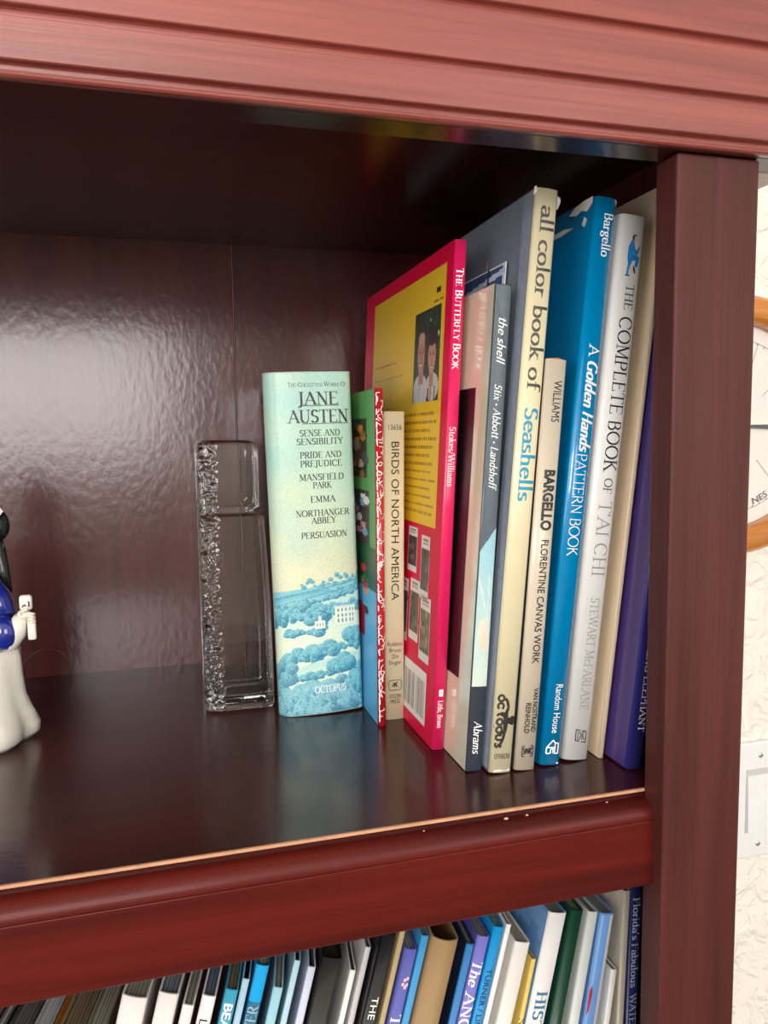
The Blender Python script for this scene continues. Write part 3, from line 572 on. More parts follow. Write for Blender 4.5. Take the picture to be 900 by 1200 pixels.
flat_text(b, 'GOLDEN', .54, .0140, .0027, .0080, INK, font='sans', part='publisher_lettering'); flat_text(b, 'PRESS', .54, .0105, .0027, .0062, INK, font='sans', part='publisher_lettering')

# ---- hot pink butterfly book
PINK = M((232, 34, 98), 0.3, 0.4, var=.03)
b = book('butterfly_book', -0.0803, 0.0940, 0.0070, 0.2876, 0.190, 3.08, 0, PINK, left=M((222, 14, 66), 0.4, 0.05, var=.03, spec=.25), bulge=.0002, r=.0009, over=.0003, t=.0006, label='tall hot pink paperback with a yellow panel and photographs on its back cover', group=UP)
spine_text(b, 'The Butterfly Book', .2722, .2172, .0042, WHITE, xc=.52, smallcaps=.8, w=.17)
spine_text(b, 'Stokes/Williams', .1855, .1520, .0036, WHITE, xc=.50, part='author_lettering', w=.13)
cv = Canvas(4, 5, (245, 240, 240)); cv.rect(.25, .75, .4, .6, (228, 150, 170)); spine_panel(b, 'publisher_emblem', cv, .0315, .0355, eps=.0002, x0=.36, x1=.72)
spine_text(b, 'Little, Brown', .0290, .0130, .0030, WHITE, xc=.54, part='publisher_lettering', w=.14)
YEL = (240, 196, 50)
cv = Canvas(190, 240, YEL)
def textrows(cv, u0, u1, v0, v1, rows, rgb, fill=.62, rag=.2):
    for i in range(rows):
        vc = v1 - (i + .5) * (v1 - v0) / rows; hh = (v1 - v0) / rows * .17; e = u1 - rag * RNG.random() * (u1 - u0); u = u0
        while u < e:
            w = (.008 + .02 * RNG.random()); cv.rect(u, min(e, u + w), vc - hh, vc + hh, rgb); u += w + .008
textrows(cv, .34, .985, .03, .46, 13, (164, 122, 24), rag=.15)
textrows(cv, .05, .40, .675, .70, 1, (205, 70, 40), rag=0); textrows(cv, .05, .50, .615, .63, 1, (140, 104, 30), rag=0); textrows(cv, .05, .24, .50, .515, 1, (140, 104, 30), rag=0); textrows(cv, .18, .45, .475, .49, 1, (140, 104, 30), rag=0)
cv.rect(.90, .945, .905, .925, (60, 44, 20)); textrows(cv, .88, .98, .865, .885, 1, (90, 66, 24), rag=0)
cover_panel(b, 'yellow_panel', cv, .0110, .165, .127, .2775)
cv = Canvas(64, 90, (44, 58, 44))
for k in range(70): cv.ell(RNG.random(), .5 + .5 * RNG.random(), .05, .04, tuple(np.array((44, 60, 44)) + RNG.integers(-14, 30)))
cv.ell(.62, .87, .03, .02, (150, 190, 150)); cv.ell(.93, .70, .04, .03, (190, 214, 190))
cv.rect(.03, .56, 0, .20, (196, 192, 196)); cv.ell(.30, .17, .27, .14, (200, 196, 200)); cv.ell(.76, .15, .24, .15, (204, 196, 194))
cv.rect(.22, .40, .2, .36, (176, 122, 104)); cv.ell(.30, .53, .145, .225, (190, 132, 112)); cv.ell(.30, .70, .12, .07, (206, 150, 130))
cv.ell(.72, .66, .20, .15, (52, 40, 36)); cv.rect(.64, .80, .16, .34, (180, 122, 108)); cv.ell(.72, .48, .14, .19, (202, 144, 124)); cv.ell(.72, .66, .15, .07, (56, 42, 38))
for cx in (.30, .72):
    dv = .55 if cx < .5 else .50
    for s in (-1, 1): cv.ell(cx + s * .055, dv, .028, .012, (70, 48, 44)); cv.ell(cx + s * .055, dv + .03, .035, .006, (110, 76, 66))
    cv.ell(cx, dv - .07, .02, .03, (170, 108, 92)); cv.ell(cx, dv - .135, .05, .012, (235, 220, 214)); cv.line(cx - .06, dv - .125, cx + .06, dv - .125, .008, (150, 70, 66))
cv.line(.30, .20, .24, .06, .02, (170, 164, 170)); cv.line(.72, .20, .70, 0, .035, (190, 140, 120)); cv.rect(.60, .64, 0, .14, (56, 44, 46)); cv.rect(.84, .88, 0, .16, (56, 44, 46))
cv.noise(5); cover_panel(b, 'portrait_photograph', cv, .0165, .064, .2010, .256, eps=.00028)
def snapshot(seed, tone):
    r = np.random.default_rng(seed); c = Canvas(26, 44, (226, 220, 214)); c.rect(.05, .95, .14, .80, tone)
    for k in range(16): c.ell(.1 + .8 * r.random(), .18 + .58 * r.random(), .12, .06, tuple(np.clip(np.array(tone) + r.integers(-50, 60), 0, 255)))
    c.rect(.05, .95, 0, .14, (226, 220, 214)); c.rect(.05, .95, .80, 1, (226, 220, 214))
    for i in range(2): c.rect(.2, .8, .86 + i * .06, .885 + i * .06, (150, 140, 136))
    return c
for sd, tone, y0, y1, z0, z1 in ((1, (84, 78, 78), .0185, .034, .083, .121), (2, (110, 104, 84), .0125, .031, .046, .085), (3, (84, 78, 76), .034, .052, .054, .092), (4, (70, 60, 62), .042, .060, .096, .124), (5, (90, 90, 80), .056, .074, .050, .090)):
    cover_panel(b, 'butterfly_snapshot', snapshot(sd, tone), y0, y1, z0, z1, eps=.0002)
cv = Canvas(90, 36, (236, 230, 224)); u = .05
while u < .95:
    if not .50 < u < .56: cv.rect(u, u + .009, .12, .80, (70, 66, 64))
    u += RNG.choice([.014, .02, .03])
cover_panel(b, 'barcode', cv, .0145, .058, .0085, .0405, eps=.0002)

# ---- The shell: glossy cream back cover, slate and pale blue spine
b = book('shell_book', -0.0706, 0.0608, 0.0093, 0.2580, 0.185, 3.81, 0, M((62, 78, 88), 0.3, 0.5), left=M((226, 214, 190), 0.1, 1.0, var=.02), bulge=.0004, r=.0007, over=.0025, t=.0012,
         label='book with a slate and pale blue spine and shiny cream back cover', group=UP)
cv = Canvas(26, 240, (70, 84, 94)); U, V = cv.U, cv.V
m = V < .488 + .05 * (U - .5); cv.paint(m, (160, 200, 206))
tt = np.clip((.5 - V) / .3, 0, 1)[..., None]; cc = (1 - tt) * np.array((140, 190, 204)) + tt * np.array((196, 212, 200)); cv.a[m] = cc[m]
cv.line(.7, .40, .9, .29, .10, (180, 206, 204), 6); cv.ell(.5, .30, .3, .025, (214, 206, 190)); cv.ell(.6, .275, .3, .02, (222, 200, 180)); cv.line(.1, .40, .9, .30, .05, (190, 206, 200), 6)
cv.rect(0, 1, 0, .178, (34, 42, 54))
for k in range(5): cv.line(.1 + .1 * k, .97 - .01 * k, .5 + .12 * k, .88 - .01 * k, .018, (44, 54, 62), 14)
cv.noise(3); spine_panel(b, 'spine_picture', cv, .0006, .2574, x0=.06, x1=.985)
spine_text(b, 'the shell', .2415, .2180, .0042, WHITE, xc=.56, shear=.22, w=.12, t=.07, serif=.06)
spine_text(b, 'Stix * Abbott * Landshoff', .2070, .1530, .0040, WHITE, xc=.54, part='author_lettering', shear=.22, w=.11, t=.06, serif=.05)
spine_text(b, 'Abrams', .0275, .0100, .0045, WHITE, xc=.58, part='publisher_lettering', shear=.22, w=.13, t=.06, serif=.06)
cv = Canvas(4, 4, (14, 12, 14)); cover_panel(b, 'black_panel', cv, .0175, .10, .046, .206)
for y0, z in ((-.00005, .02),): pass

# ---- thin blue booklet
b = book('blue_booklet', -0.0694, 0.0800, 0.0008, 0.2745, 0.150, 4.6, 0, M((232, 236, 240), .4), left=M((52, 84, 124), 0.3, 0.5), bulge=0, r=.0003, over=.0002, t=.0003, label='thin dark blue booklet with white lines tucked behind the slate spine', group=UP)
cv = Canvas(120, 300, (56, 88, 130))
cv.rect(.985, 1, 0, 1, (226, 232, 240)); cv.rect(0, 1, .9965, 1, (226, 232, 240)); cv.line(.62, .965, 1, .985, .006, (190, 206, 226)); cv.line(.62, .965, .45, 1, .005, (190, 206, 226)); cv.line(.40, 1, .47, .90, .006, (220, 228, 238)); cv.rect(.84, .855, .5, 1, (30, 52, 84)); cv.rect(.0, .3, .0, 1, (34, 52, 80))
cover_panel(b, 'cover_picture', cv, .0003, .149, .0003, .2743)

# ---- tall cream seashell book
CREAM = M((220, 210, 174), 0.4, 0.2, var=.05, scale=60)
b = book('seashell_book', -0.0561, 0.0547, 0.0128, 0.3052, 0.215, 4.82, 0, CREAM, left=M((112, 124, 142), 0.18, 0.8, var=.04, scale=14), bulge=.0010, r=.0016, over=.003, t=.0012,
         label='tall cream book with large dark lettering and a blue word down its spine', group=UP)
spine_text(b, 'all color book of', .2965, .2040, .0070, M((58, 54, 48), .4), xc=.56, w=.13)
spine_text(b, 'Seashells', .1945, .1460, .0074, M((24, 144, 178), .4), xc=.56, w=.15)
cv = Canvas(60, 110, (112, 124, 142)); U, V = cv.U, cv.V
tt = np.clip((V - .2) / .8, 0, 1)[..., None]; cv.a = (1 - tt) * np.array((34, 40, 48)) + tt * np.array((126, 136, 154))
m = (np.abs(U - .74 + .0 * V) < .035 * np.clip((.93 - V) / .2, 0, 1)) & (V < .93); cv.paint(m, (176, 148, 140)); m2 = (np.abs(U - .735) < .016 * np.clip((.93 - V) / .2, 0, 1)) & (V < .93); cv.paint(m2, (206, 178, 164))
m = (U < .70) & (V < .80 - .25 * (.7 - U)); cv.paint(m, (36, 38, 42)); cv.rect(.95, 1, 0, 1, (140, 152, 170)); cv.noise(3)
cover_panel(b, 'cover_photograph', cv, .002, .212, .001, .3045)
# octopus mark: body, head and letter-like arms
V_, F_ = [], []
def blob(cx, cz, rx, rz, bb=b, n=14):
    i = len(V_); V_.extend([(cx + rx * math.cos(2 * math.pi * k / n), bb.sy(cx + rx * math.cos(2 * math.pi * k / n)) - .0002, cz + rz * math.sin(2 * math.pi * k / n)) for k in range(n)]); F_.append(tuple(range(i, i + n)))
T = b.T
blob(T * .83, .0285, .0019, .0026); blob(T * .70, .0285, .0018, .0018); blob(T * .53, .0280, .0014, .0068)
for q in ([(.0068, .0320), (.0078, .0360), (.0068, .0395), (.0055, .0405)], [(.0068, .0240), (.0060, .0190), (.0048, .0160)], [(.0060, .0300), (.0050, .0330)], [(.0060, .0230), (.0040, .0210)]): stroke2(q, .0016, b.T, b.sy)
for k, ch in enumerate('octopus'):
    zc = .0408 - k * .0043; rr_ = [(.0034 + .0016 * math.cos(rad(a)), zc + .0017 * math.sin(rad(a))) for a in range(0, 361, 30)]
    if ch == 'o': stroke2(rr_, .0013, b.T, b.sy)
    elif ch == 'c': stroke2(rr_[10:] + rr_[1:9], .0013, b.T, b.sy)
    elif ch == 't': stroke2([(.0056, zc), (.0022, zc), (.0020, zc - .0012)], .0013, b.T, b.sy); stroke2([(.0044, zc + .0012), (.0044, zc - .0012)], .0013, b.T, b.sy)
    elif ch == 'p': stroke2(rr_, .0013, b.T, b.sy); stroke2([(.0005, zc + .0016), (.0048, zc + .0016)], .0013, b.T, b.sy)
    elif ch == 'u': stroke2([(.0050, zc + .0014), (.0024, zc + .0014), (.0018, zc), (.0024, zc - .0012), (.0050, zc - .0012)], .0013, b.T, b.sy)
    elif ch == 's': stroke2([(.0046, zc - .0012), (.0050, zc + .0006), (.0040, zc + .0010), (.0032, zc - .0008), (.0022, zc - .0008), (.0018, zc + .0006), (.0022, zc + .0014)], .0013, b.T, b.sy)
mesh_obj('publisher_emblem', V_, F_, M((40, 36, 30), .4), b.root)
flat_text(b, '80860', .50, .0106, .0030, .0088, M((70, 66, 56), .5), font='sans', part='number_lettering', flip=True)
PAPER = M((232, 228, 220), .8)
def tear(root, pts, thick=.0004, axis='y'):
    """ragged scrap of torn jacket paper: pts are (a, z) with a depth jitter"""
    n = len(pts); rj = random.Random(n); Vt = [(x, y + rj.uniform(-.0002, .0002), z) for x, y, z in pts]; Vt += [(x, y + thick, z - .0001) for x, y, z in Vt]
    mesh_obj('torn_paper', Vt, [tuple(range(n)), tuple(range(2 * n - 1, n - 1, -1))] + [(i, n + i, n + (i + 1) % n, (i + 1) % n) for i in range(n)], PAPER, root)
H = b.H
tear(b.root, [(T + .0002, .0015, H - .0090), (T + .0024, .004, H - .0075), (T + .0036, .004, H - .0040), (T + .0026, .003, H - .0018), (T + .0018, .002, H - .0030), (T + .0003, .001, H - .0020)])
tear(b.root, [(-.0006, .001, H - .004), (-.0003, .001, H + .0006), (.0004, .0004, H + .0010), (.0009, .0000, H - .0015)])
tear(b.root, [(.002, -.0010, .0012), (.005, -.0013, .0019), (.009, -.0013, .0013), (.0115, -.0005, .0020), (.0115, -.0005, .0008), (.002, -.0010, .0005)])

# ---- grey beige canvas work book
GB = M((204, 192, 172), 0.3, 0.5, var=.04)
b = book('canvas_work_book', -0.0425, 0.0541, 0.0120, 0.2194, 0.175, 4.57, 0, GB, left=M((60, 66, 70), .3, .5), bulge=.0010, r=.0014, over=.003, t=.0012, label='short grey beige book with black capitals between the tall cream and blue ones', group=UP)
spine_text(b, 'WILLIAMS', .2085, .1870, .0048, BLACK, font='sans', xc=.60, part='author_lettering')
spine_text(b, 'BARGELLO', .1620, .1300, .0058, M((44, 40, 38), .4), font='sans', xc=.56, bold=.045)
spine_text(b, 'FLORENTINE CANVAS WORK', .1250, .0585, .0042, BLACK, font='sans', xc=.58, bold=.008, part='subtitle_lettering')
spine_text(b, 'VAN NOSTRAND', .0450, .0210, .0029, BLACK, font='sans', xc=.74, bold=.015, part='publisher_lettering'); spine_text(b, 'REINHOLD', .0370, .0205, .0029, BLACK, font='sans', xc=.41, bold=.015, part='publisher_lettering')
V_, F_ = [], []
x0, x1, z0, z1 = .0033, .0096, .0075, .0133
for q in ([(x0, z0), (x1, z0)], [(x0, z1), (x1, z1)], [(x0, z0), (x0, z1)], [(x1, z0), (x1, z1)], [(x0, z0 + .0014), (x1, z0 + .0014)], [(x0, z1 - .0012), (x1, z1 - .0012)], [(.0040, .0120), (.0048, .0090), (.0054, .0120)], [(.0058, .0090), (.0058, .0120), (.0070, .0090), (.0070, .0120)], [(.0076, .0090), (.0076, .0120), (.0086, .0116), (.0078, .0106), (.0088, .0090)]): stroke2(q, .0005, b.T, b.sy)
mesh_obj('publisher_emblem', V_, F_, BLACK, b.root)
tear(b.root, [(.0012, .0002, .2170), (.0012, .0002, .2196), (.0060, -.0006, .2203), (.0108, .0002, .2194), (.0108, .0002, .2180), (.006, -.0006, .2190)])
bpy.data.objects[b.root.children[-1].name].data.materials[0] = M((196, 126, 88), .7)

# ---- tall blue pattern book with torn jacket
BLUE = M((0, 128, 184), 0.18, 0.9, var=.03)
b = book('pattern_book', -0.0263, 0.0554, 0.0128, 0.3038, 0.215, 5.71, 0, BLUE, bulge=.0008, r=.0022, over=.003, t=.0012, label='tall glossy blue book in a torn jacket with white lettering', group=UP)
spine_text(b, 'Bargello', .2960, .2735, .0050, WHITE, xc=.66, w=.12)
spine_text(b, 'A', .2275, .2220, .0058, WHITE, xc=.60, w=.09)
spine_text(b, 'Golden Hands', .2195, .1720, .0060, WHITE, xc=.60, w=.20, t=.08, shear=.25, serif=.08, part='title_lettering')
spine_text(b, 'PATTERN BOOK', .1705, .1150, .0062, WHITE, xc=.52, w=.07, t=.05, spacing=-.02, serif=0)
spine_text(b, 'Random House', .0450, .0180, .0042, WHITE, font='sans', xc=.56, part='publisher_lettering')
V_, F_ = [], []
for q in ([(.0030, .0065), (.0030, .0098), (.0066, .0140), (.0080, .0122), (.0100, .0122), (.0100, .0065), (.0030, .0065)], [(.0030, .0098), (.0085, .0098)], [(.0055, .0065), (.0055, .0090), (.0070, .0090), (.0070, .0065)], [(.0080, .0070), (.0080, .0120)]): stroke2(q, .0007, b.T, b.sy)
mesh_obj('publisher_emblem', V_, F_, WHITE, b.root)
cv = Canvas(40, 60, (16, 14, 18)); cv.rect(.965, 1, 0, 1, (120, 124, 130)); cv.rect(0, 1, .985, 1, (150, 154, 160)); cover_panel(b, 'black_panel', cv, .0125, .09, .046, .1885)
H = b.H; T = b.T
tear(b.root, [(-.0004, .002, H + .0003), (-.0008, .010, H + .0002), (-.0009, .019, H - .0010), (-.0009, .025, H - .0040), (-.0007, .017, H - .0058), (-.0007, .012, H - .0044), (-.0006, .006, H - .0062), (-.0004, .002, H - .0030)])
tear(b.root, [(-.0004, .020, H - .0115), (-.0008, .030, H - .0100), (-.0009, .045, H - .0105), (-.0004, .06, H - .0125), (-.0004, .032, H - .0128)])
tear(b.root, [(-.0004, .009, H - .0085), (-.0004, .011, H - .0120), (-.0006, .0075, H - .0140), (-.0004, .006, H - .0105)])
tear(b.root, [(T - .0012, -.0003, H - .0002), (T + .0004, .0012, H - .0005), (T + .0003, .0012, H - .0035), (T - .0002, .0006, H - .0020)], .0003)
tear(b.root, [(.001, .0001, .0005), (.006, -.0010, .0012), (.011, -.0005, .0014), (.011, -.0005, .0006)], .0003)

# ---- white tai chi book
WJ = M((232, 231, 228), 0.25, 0.5, var=.02)
b = book('tai_chi_book', -0.0078, 0.0574, 0.0164, 0.2962, 0.215, 6.04, 0, WJ, bulge=.0014, r=.0026, over=.003, t=.0014, label='tall white book with a small blue-suited figure at the top of its spine', group=UP)
spine_text(b, 'THE', .2600, .2465, .0050, INK, xc=.60, w=.10, t=.05)
spine_text(b, 'COMPLETE BOOK', .2430, .1600, .0078, BLACK, xc=.58, w=.10, t=.05)
spine_text(b, 'OF', .1565, .1480, .0050, INK, xc=.57, w=.10, t=.05)
spine_text(b, "T'AI CHI", .1440, .1025, .0078, GREYINK, xc=.56, w=.08, t=.04)
spine_text(b, 'STEWART McFARLANE', .0910, .0280, .0052, M((158, 156, 152), .5), xc=.56, w=.09, t=.05, part='author_lettering')
V_, F_ = [], []
for q in ([(.0060, .0110), (.0125, .0098)], [(.0125, .0098), (.0125, .0160)], [(.0125, .0160), (.0060, .0172)], [(.0060, .0172), (.0060, .0110)]): stroke2(q, .0005, b.T, b.sy)
mesh_obj('publisher_emblem', V_, F_, BLACK, b.root)
flat_text(b, 'DK', .565, .0117, .0042, .0048, INK, part='publisher_lettering', w=.12)
def poly_part(b, name, polys, mat, eps=.0002):
    Vp, Fp = [], []
    for p in polys: i = len(Vp); Vp += [(x, b.sy(x) - eps, z) for x, z in p]; Fp.append(tuple(range(i, i + len(p))))
    return mesh_obj(name, Vp, Fp, mat, b.root)
fx, fz = .0077, .2645; S_ = .000115
def fg(pts): return [(.0098 + (u - 81) * S_ * .65, fz + (190 - v) * S_) for u, v in pts]
# the little figure, drawn in a 140 x 190 grid
poly_part(b, 'figure_suit', [fg(q) for q in ([(52, 30), (74, 34), (86, 58), (84, 80), (52, 112), (34, 110), (34, 60)], [(84, 60), (104, 72), (122, 48), (130, 56), (112, 92), (84, 84)], [(34, 108), (84, 84), (100, 96), (74, 122), (58, 150), (50, 186), (34, 186), (42, 140)], [(82, 86), (130, 98), (132, 112), (118, 148), (96, 142), (104, 116), (74, 120)])], M((28, 116, 184), .5))
poly_part(b, 'figure_head', [fg(q) for q in ([(74, 6), (92, 8), (98, 24), (88, 34), (74, 30)], [(118, 30), (132, 24), (134, 40), (124, 50)])], M((206, 168, 150), .5))
poly_part(b, 'figure_hair_and_shoes', [fg(q) for q in ([(58, 10), (66, 2), (90, 0), (96, 8), (76, 10), (72, 30), (60, 32)], [(84, 142), (98, 146), (112, 172), (106, 178), (90, 162)], [(30, 186), (66, 186), (66, 191), (28, 191)])], BLACK)

# ---- cream soft-cover book and purple book
b = book('cream_softcover', 0.0005, 0.0557, 0.0030, 0.3150, 0.215, 6.6, 0, M((226, 206, 176), 0.5, 0.1, var=.05, scale=300), bulge=.0003, r=.0008, over=.0003, t=.0005, label='tall plain tan cream softcover between the white book and the purple one', group=UP)
PUR = M((70, 52, 118), 0.3, 0.5, var=.03)
b = book('purple_book', 0.0130, 0.0377, 0.0100, 0.2350, 0.190, 6.3, 0, M((50, 50, 128), 0.25, 0.6), left=PUR, bulge=.0008, r=.0012, over=.0025, t=.0012, label='deep purple hardback beside the square post, leaning at the end of the row', group=UP)
spine_text(b, 'CHING ELEPHANT', .0720, .0205, .0038, WHITE, xc=.62, w=.10)
tear(b.root, [(.001, .0004, .0006), (.005, -.0006, .0012), (.009, .0002, .0012), (.009, .0002, .0005), (.001, .0004, .0003)], .0003)

# ------------------------------------------------------------------ books on the lower shelf
LP = (-0.4037, 0.0781)
def low(name, x, y, T, H, lean, yaw, rgb, label, left=None, rough=.35, coat=.3, sink=None, pages=None, over=.0009, D=.095, t=.0009, bulge=None, r=None):
    T *= 0.90
    return book(name, x, y, T, H, D, lean, yaw, M(rgb, rough, coat), left=M(left, rough, coat) if left else None, bulge=(min(.0012, T * .08) if bulge is None else bulge), r=min(.0012, T * .18) if r is None else r, over=over, sink=sink, pages=pages or PAGES_GREY, t=min(t, T * .16), zb=-0.40, from_left=True, label=label, group=LOW)
low('paperback', -0.4037, .0781, .0060, .3156, 16, 12, (40, 40, 42), 'black and white spined paperback at the far end of the lower row', pages=pages_mat('mottled_pages', (190, 190, 190), (20, 20, 22)))
low('old_book', -0.3968, .0779, .0118, .3124, 16, 12, (70, 64, 60), 'dark grey book with dark page tops on the lower shelf', pages=pages_mat('dark_grey_pages', (112, 106, 102), (44, 40, 38)))  # page edges coloured dark grey
low('paperback', -0.3851, .0778, .0090, .3109, 16, 12, (176, 178, 182), 'pale grey softcover with light page tops on the lower shelf', pages=pages_mat('light_pages', (186, 188, 190), (140, 142, 146)))
low('thin_book', -0.3760, .0778, .0033, .3109, 16, 12, (170, 108, 44), 'thin orange brown book on the lower shelf', pages=M((160, 100, 40), .6))
low('old_book', -0.3721, .0777, .0124, .3083, 16, 12, (140, 124, 96), 'brown book with yellowed page tops beside the thin orange one', pages=PAGES_BROWN)
low('old_book', -0.3595, .0776, .0100, .3080, 16, 12, (130, 122, 104), 'grey brown book with grey page tops next to the widest white spine', pages=PAGES_GREY)
low('white_hardback', -0.3345, .0760, .0138, .3190, 14, 12, (236, 230, 226), 'broad plain white hardback with the widest blank spine on the lower shelf')
low('white_hardback', -0.3170, .0760, .0110, .3173, 14, 12, (234, 226, 222), 'plain white hardback with blue grey page tops on the lower shelf', pages=pages_mat('bluegrey_pages', (136, 138, 146), (70, 72, 84)))
low('white_hardback', -0.3040, .0755, .0064, .3090, 14, 12, (228, 228, 226), 'short narrow plain white hardback between taller white spines')
b = low('white_hardback', -0.2950, .0757, .0078, .3116, 14, 12, (232, 234, 236), 'white hardback with a black letter on its spine', pages=pages_mat('blue_pages', (110, 116, 132), (52, 58, 76)))
spine_text(b, 'L', .2990, .2960, .0040, BLACK, font='sans', part='title_lettering'); 
b = low('teal_paperback', -0.2811, .0751, .0073, .3114, 13.5, 11.5, (56, 160, 190), 'teal book with bold white capitals on the lower shelf', pages=PAGES_BROWN)
spine_text(b, 'BEAU', .3040, .2840, .0042, WHITE, font='sans', bold=.02, part='title_lettering', xc=.52)
low('bent_paperback', -0.2733, .0753, .0040, .3153, 13.5, 11, (168, 204, 222), 'pale blue softcover with a curled open top next to the teal book', sink=.03)
b = low('novel', -0.2676, .0756, .0076, .3207, 13.5, 10.5, (16, 104, 140), 'blue novel with pale serif capitals running up its spine')
cv = Canvas(12, 12, (20, 158, 220)); spine_panel(b, 'blue_band', cv, .3005, .3205, x0=.02, x1=.98, eps=.0001)
cv = Canvas(4, 8, (16, 150, 214)); cover_panel(b, 'blue_side', cv, .001, .11, .001, .32)
spine_text(b, 'MEYER', .2740, .2985, .0052, M((150, 180, 190), .4), mode='up', w=.13)
low('hardback', -0.2559, .0749, .0057, .3060, 13.5, 10, (158, 208, 222), 'pale cyan hardback with grey page tops on the lower shelf')
low('bent_paperback', -0.2475, .0755, .0036, .3185, 13.5, 9.5, (178, 212, 226), 'narrow pale blue softcover with a curled open top', sink=.02)
low('bent_paperback', -0.2392, .0752, .0046, .3129, 13.5, 9, (206, 210, 230), 'pale lavender softcover with a curled open top', sink=.03)
low('dark_book', -0.2328, .0735, .0120, .3160, 13.5, 8, (26, 24, 22), 'black book on the lower shelf beside narrow white spines', pages=M((24, 22, 20), .7))
low('thin_book', -0.2160, .0712, .0034, .3073, 13.5, 7, (238, 238, 234), 'thin white book between a black book and a silvery white one', pages=M((60, 54, 46), .7))
low('thin_book', -0.2109, .0688, .0034, .3200, 13.5, 6, (206, 202, 204), 'thin silvery white book against the black spine with white capitals', left=(214, 212, 214))
b = low('roman_baths_book', -0.2066, .0600, .0088, .3304, 13.5, 5, (16, 16, 20), 'slim black book with white capitals down its spine', pages=M((30, 28, 28), .6))
spine_text(b, 'THE ROMAN BATHS', .2960, .2330, .0036, WHITE, font='sans', xc=.55)
low('thin_book', -0.1972, .0575, .0032, .3317, 13.5, 4, (176, 156, 112), 'thin gold tan mottled book beside the slim black one', rough=.6)
b = low('violet_book', -0.1930, .0552, .0074, .3218, 13.5, 4, (92, 96, 176), 'violet blue book with a small pink flower mark on its spine')
spine_text(b, 'THE', .2860, .2650, .0050, WHITE, w=.14)
poly_part(b, 'flower_mark', [[(.0035 + dx + .0009 * math.cos(a * 1.05), .305 + dz + .0011 * math.sin(a * 1.05)) for a in range(6)] for dx, dz in ((0, 0), (.0014, .001), (-.0006, -.0024), (.0016, -.0026), (.0008, -.004))], M((226, 186, 200), .5))
low('thin_book', -0.1853, .0553, .0046, .3280, 13.5, 4, (64, 148, 204), 'bright sky blue thin book before the gold cloth one')
low('cloth_hardback', -0.1796, .0533, .0166, .3253, 13.5, 4, (158, 128, 88), 'thick golden brown cloth hardback on the lower shelf', rough=.6, coat=0, sink=.02, bulge=.0032)
low('hardback', -0.1577, .0552, .0049, .3179, 13.5, 4, (50, 124, 190), 'narrow medium blue hardback after the gold cloth one', left=(20, 40, 70))
b = low('ancient_book', -0.1521, .0552, .0078, .3209, 13.5, 4, (120, 116, 200), 'lilac book with large white serif lettering on the lower shelf', left=(96, 92, 176))
spine_text(b, 'The', .3075, .2930, .0054, WHITE, w=.15, shear=.15); spine_text(b, 'ANCIENT', .2890, .2440, .0056, WHITE, w=.15)
b = low('field_book', -0.1436, .0553, .0068, .3247, 13.5, 4, (14, 142, 208), 'bright blue hardback with small dark capitals on the lower shelf')
spine_text(b, 'TURNER / LINDAHL', .3010, .2520, .0030, M((16, 58, 92), .5), font='sans', part='author_lettering')
low('thin_book', -0.1362, .0553, .0031, .3252, 13.5, 4, (238, 238, 236), 'thin bright white book against the bright blue hardback')
low('magazine', -0.1262, .0544, .0104, .3104, 13.4, 1.5, (226, 222, 216), 'broad blank white softcover between thin white and narrow yellow spines', D=.07, left=(230, 226, 220), pages=pages_mat('tan_pages', (178, 164, 146), (110, 98, 86)))
b = low('new_york_book', -0.1066, .0535, .0029, .2974, 12.2, .2, (226, 196, 104), 'narrow yellow book with black capitals on the lower shelf', D=.07)
spine_text(b, 'NEW YORK', .2630, .2290, .0034, BLACK, font='sans')
b = low('historic_homes_book', -0.1027, .0512, .0123, .3232, 12.2, 0, (226, 222, 220), 'white book with blue serif capitals and a blue photographic cover', left=(96, 140, 190), D=.19)
spine_text(b, 'HISTORIC HOMES', .2780, .1900, .0062, M((62, 116, 150), .4), w=.16)
cv = Canvas(40, 60, (110, 152, 200)); 
for k in range(40): cv.ell(RNG.random(), RNG.random(), .12, .05, tuple(np.array((100, 144, 196)) + RNG.integers(-40, 45)))
cover_panel(b, 'cover_photograph', cv, .002, .186, .002, .321)
low('green_hardback', -0.0840, .0500, .0085, .3225, 11.2, 0, (16, 62, 44), 'dark green hardback with a pale worn edge on the lower shelf', D=.19)
low('white_hardback', -0.0660, .0500, .0070, .3186, 10, 0, (206, 212, 208), 'pale grey white hardback between dark green and light blue ones', D=.19)
b = low('blue_paperback', -0.0524, .0500, .0098, .3150, 9, 0, (104, 148, 206), 'light blue softcover with a silver edge stripe on the lower shelf', D=.19)
cv = Canvas(10, 4, (104, 148, 206)); cv.rect(.72, 1, 0, 1, (190, 192, 194)); cv.rect(.1, .18, 0, 1, (136, 174, 218)); spine_panel(b, 'edge_stripe', cv, .001, .314, x0=.02, x1=.97)
poly_part(b, 'red_mark', [[(.0006, .270), (.0016, .273), (.0022, .268), (.0016, .258), (.0006, .255)]], M((176, 30, 50), .4), eps=.0003)
low('thin_book', -0.0334, .0500, .0040, .2793, 7.8, 0, (232, 230, 224), 'short thin cream white book near the bookcase post', D=.19)
low('thin_book', -0.0008, .0500, .0048, .3229, 2.2, 0, (190, 182, 166), 'upright grey beige book beside the navy spine', D=.19)
b = low('waterbirds_book', 0.0092, .0500, .0083, .3268, 1.2, 0, (38, 48, 110), 'navy blue book with silvery lettering beside the square post', D=.19)
SILV = M((188, 196, 214), .4)
spine_text(b, "Florida's Fabulous", .3180, .2640, .0040, SILV, w=.12); spine_text(b, 'WATERBIRDS', .2600, .2200, .0040, SILV, w=.12)

